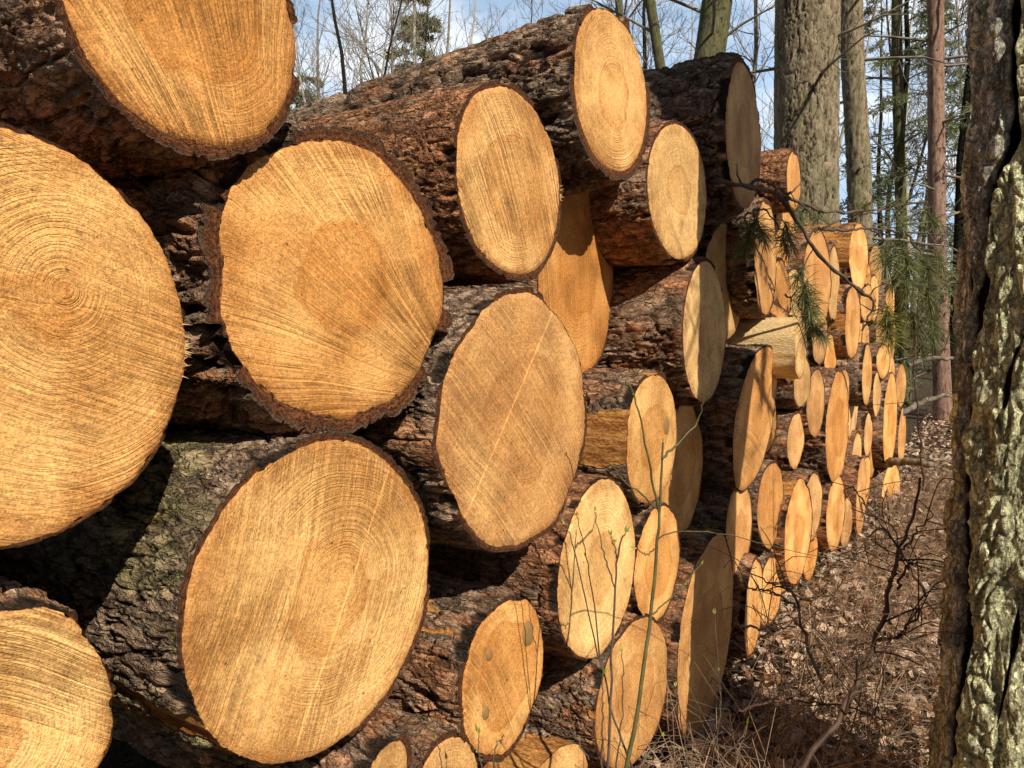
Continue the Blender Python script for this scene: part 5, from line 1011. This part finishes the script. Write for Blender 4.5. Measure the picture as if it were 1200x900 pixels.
polys = []; va = []
NB = 2400
for kk in range(NB):
    yy = 1.7 + 6.5 * rng.random() ** 1.7; dd = abs(rng.normal(0, .55)) + .02; xx = PA + PB * yy + dd + (.05 if yy > 3 else .12)
    if xx > 1.0 + yy * .55: continue
    z0 = float(ground_z(np.array(xx), np.array(yy)))
    az = rng.uniform(0, 6.28); L = rng.uniform(.15, .8); hgt = abs(rng.normal(0, .16)) * (1.15 if dd < .5 else .7) + .01
    p = np.array([xx, yy, z0]); P = []
    bend = rng.normal(0, .9)
    for q in range(7):
        f = q / 6; aa = az + bend * f
        p = p + np.array([math.cos(aa), math.sin(aa), 0]) * L / 6
        P.append([p[0], p[1], z0 + .01 + hgt * math.sin(math.pi * min(1, f * rng.uniform(.75, 1.0))) + rng.normal(0, .008)])
    P = np.array(P); keep = in_front(P[:, 0], P[:, 1], .0)
    if keep.sum() < 4: continue
    r = rng.choice([.0009, .0013, .0018, .003], p=[.30, .38, .24, .08])
    polys.append((P, np.linspace(r, r * .5, 7))); va.append(np.full(21, rng.random()))
    for u in range(int(rng.integers(1, 4))):
        j = int(rng.integers(1, 6)); d = rng.normal(0, 1, 3); d[2] = abs(d[2]) * .6; d /= np.linalg.norm(d); l = L * rng.uniform(.15, .4)
        polys.append((np.array([P[j], P[j] + d * l * .5 + rng.normal(0, .01, 3), P[j] + d * l]), [r * .6, r * .5, r * .4])); va.append(np.full(9, rng.random()))
V, Fq = tube_arrays(polys, 3)
o = mesh_obj('brushwood', V, Fq, M['brush'], None, None, True, dict(var=np.concatenate(va))); o['kind'] = 'stuff'
tag(o, 'tangle of thin dead brown twigs lying along the foot of the pile', 'brushwood')

# sparse grass showing through the litter
NG = 1100
c0 = np.array([[1.02, 2.15], [.95, 1.85], [1.9, 5.0], [1.15, 2.4]]); ci = rng.choice(4, NG, p=[.4, .3, .1, .2])
x = c0[ci, 0] + rng.normal(0, .13, NG); y = c0[ci, 1] + rng.normal(0, .16, NG)
C = np.stack([x, y, ground_z(x, y)], -1); d = rng.normal(0, .75, (NG, 3)); d[:, 2] = 1; d /= np.linalg.norm(d, axis=1)[:, None]
u = np.cross(d, rng.normal(0, 1, (NG, 3))); u /= np.linalg.norm(u, axis=1)[:, None]; L = rng.uniform(.04, .11, NG)[:, None]
dn = np.zeros((NG, 3)); dn[:, 2] = -1
V = np.stack([C - u * .0012, C + u * .0012, C + d * L * .6 + u * .001, C + d * L * .6 - u * .001, C + d * L + dn * L * .25], 1).reshape(-1, 3)
i = np.arange(NG)[:, None] * 5
o = mesh_obj('grass', V, [np.concatenate([i, i + 1, i + 2, i + 3], 1), np.concatenate([i + 3, i + 2, i + 4], 1)], M['grass'], None, None, False, dict(var=np.repeat(rng.random(NG), 5)))
o['kind'] = 'stuff'; tag(o, 'sparse green grass between the dry leaves by the lichen trunk', 'grass')

# far wood closing the view along the horizon
polys = []; va = []
for k in range(900):
    a = rng.uniform(-1.2, 1.0); D = rng.uniform(38, 80); xx, yy = D * math.sin(a), D * math.cos(a)
    h = rng.uniform(4, 9); l = rng.normal(0, .04)
    polys.append((np.array([[xx, yy, -.2], [xx + l * h * .5, yy, h * .5], [xx + l * h, yy, h]]), [.09, .06, .02])); va.append(np.full(12, rng.random()))
    for q in range(7):
        z = rng.uniform(.15, 1) * h; dx = rng.normal(0, 1.0); polys.append((np.array([[xx + l * z, yy, z], [xx + l * z + dx * .5, yy, z + .4], [xx + l * z + dx, yy, z + 1.1]]), [.03, .022, .012])); va.append(np.full(12, rng.random()))
V, Fq = tube_arrays(polys, 4)
o = mesh_obj('woodland', V, Fq, M['grey'], None, None, True); o['kind'] = 'stuff'
tag(o, 'far-off brown wood of bare trunks along the horizon', 'woodland')

# ------------------------------------------------------------------ light and sky
EL, AZX, AZY = math.radians(39), .48, -.877
sun = bpy.data.lights.new('sun', 'SUN'); sun.energy = 5.0; sun.angle = math.radians(.5); sun.color = (1.0, .92, .78)
so = bpy.data.objects.new('sun', sun); COL.objects.link(so)
to_sun = Vector((AZX * math.cos(EL), AZY * math.cos(EL), math.sin(EL)))
so.rotation_euler = to_sun.to_track_quat('Z', 'Y').to_euler(); so.location = to_sun * 20
w = bpy.data.worlds.new('World'); scene.world = w; w.use_nodes = True
nt = w.node_tree; nt.nodes.clear()
out = nt.nodes.new('ShaderNodeOutputWorld'); bg = nt.nodes.new('ShaderNodeBackground'); sky = nt.nodes.new('ShaderNodeTexSky')
sky.sky_type = 'NISHITA'; sky.sun_disc = False; sky.sun_elevation = EL; sky.sun_rotation = math.atan2(AZX, AZY); sky.altitude = 100
sky.air_density = 1.0; sky.dust_density = 1.0; sky.ozone_density = 1.2
tc = nt.nodes.new('ShaderNodeTexCoord'); mp = nt.nodes.new('ShaderNodeMapping'); mp.inputs['Scale'].default_value = (1.0, 1.0, 2.6)
nz = nt.nodes.new('ShaderNodeTexNoise'); nz.inputs['Scale'].default_value = 3.2; nz.inputs['Detail'].default_value = 6; nz.inputs['Roughness'].default_value = .6
mr = nt.nodes.new('ShaderNodeMapRange'); mr.inputs[1].default_value = .44; mr.inputs[2].default_value = .60; mr.inputs[3].default_value = .0; mr.inputs[4].default_value = 1.0
mx = nt.nodes.new('ShaderNodeMix'); mx.data_type = 'RGBA'; mx.inputs[7].default_value = (30.5, 32, 33.5, 1)
nt.links.new(tc.outputs['Generated'], mp.inputs[0]); nt.links.new(mp.outputs[0], nz.inputs['Vector']); nt.links.new(nz.outputs['Fac'], mr.inputs[0])
sp = nt.nodes.new('ShaderNodeSeparateXYZ'); nt.links.new(tc.outputs['Generated'], sp.inputs[0])
lo = nt.nodes.new('ShaderNodeMapRange'); lo.inputs[1].default_value = .75; lo.inputs[2].default_value = .25; lo.inputs[3].default_value = .15; lo.inputs[4].default_value = 1
nt.links.new(sp.outputs[2], lo.inputs[0]); ml = nt.nodes.new('ShaderNodeMath'); ml.operation = 'MULTIPLY'
nt.links.new(mr.outputs[0], ml.inputs[0]); fr = nt.nodes.new('ShaderNodeMapRange'); fr.inputs[1].default_value = -.1; fr.inputs[2].default_value = .5; fr.inputs[3].default_value = .05; fr.inputs[4].default_value = 1
nt.links.new(sp.outputs[1], fr.inputs[0]); m2 = nt.nodes.new('ShaderNodeMath'); m2.operation = 'MULTIPLY'
nt.links.new(lo.outputs[0], m2.inputs[0]); nt.links.new(fr.outputs[0], m2.inputs[1]); nt.links.new(m2.outputs[0], ml.inputs[1]); nt.links.new(ml.outputs[0], mx.inputs[0]); hz = nt.nodes.new('ShaderNodeMix'); hz.data_type = 'RGBA'; hz.inputs[7].default_value = (15.5, 21.5, 29.5, 1)
nt.links.new(m2.outputs[0], hz.inputs[0]); nt.links.new(sky.outputs[0], hz.inputs[6]); nt.links.new(hz.outputs[2], mx.inputs[6]); nt.links.new(mx.outputs[2], bg.inputs[0])
bg.inputs[1].default_value = .035
nt.links.new(bg.outputs[0], out.inputs[0])

# ------------------------------------------------------------------ camera
cam = bpy.data.cameras.new('camera'); cam.lens = 27; cam.sensor_width = 36; cam.clip_start = .05; cam.clip_end = 1000
co = bpy.data.objects.new('camera', cam); COL.objects.link(co)
co.location = (0, 0, 1.42); co.rotation_euler = (math.pi / 2 - math.atan(50 / 900), 0, 0)
scene.camera = co
scene.view_settings.view_transform = 'Standard'; scene.view_settings.look = 'None'; scene.view_settings.exposure = 0
scene.cycles.max_bounces = 6
scene.cycles.use_denoising = True
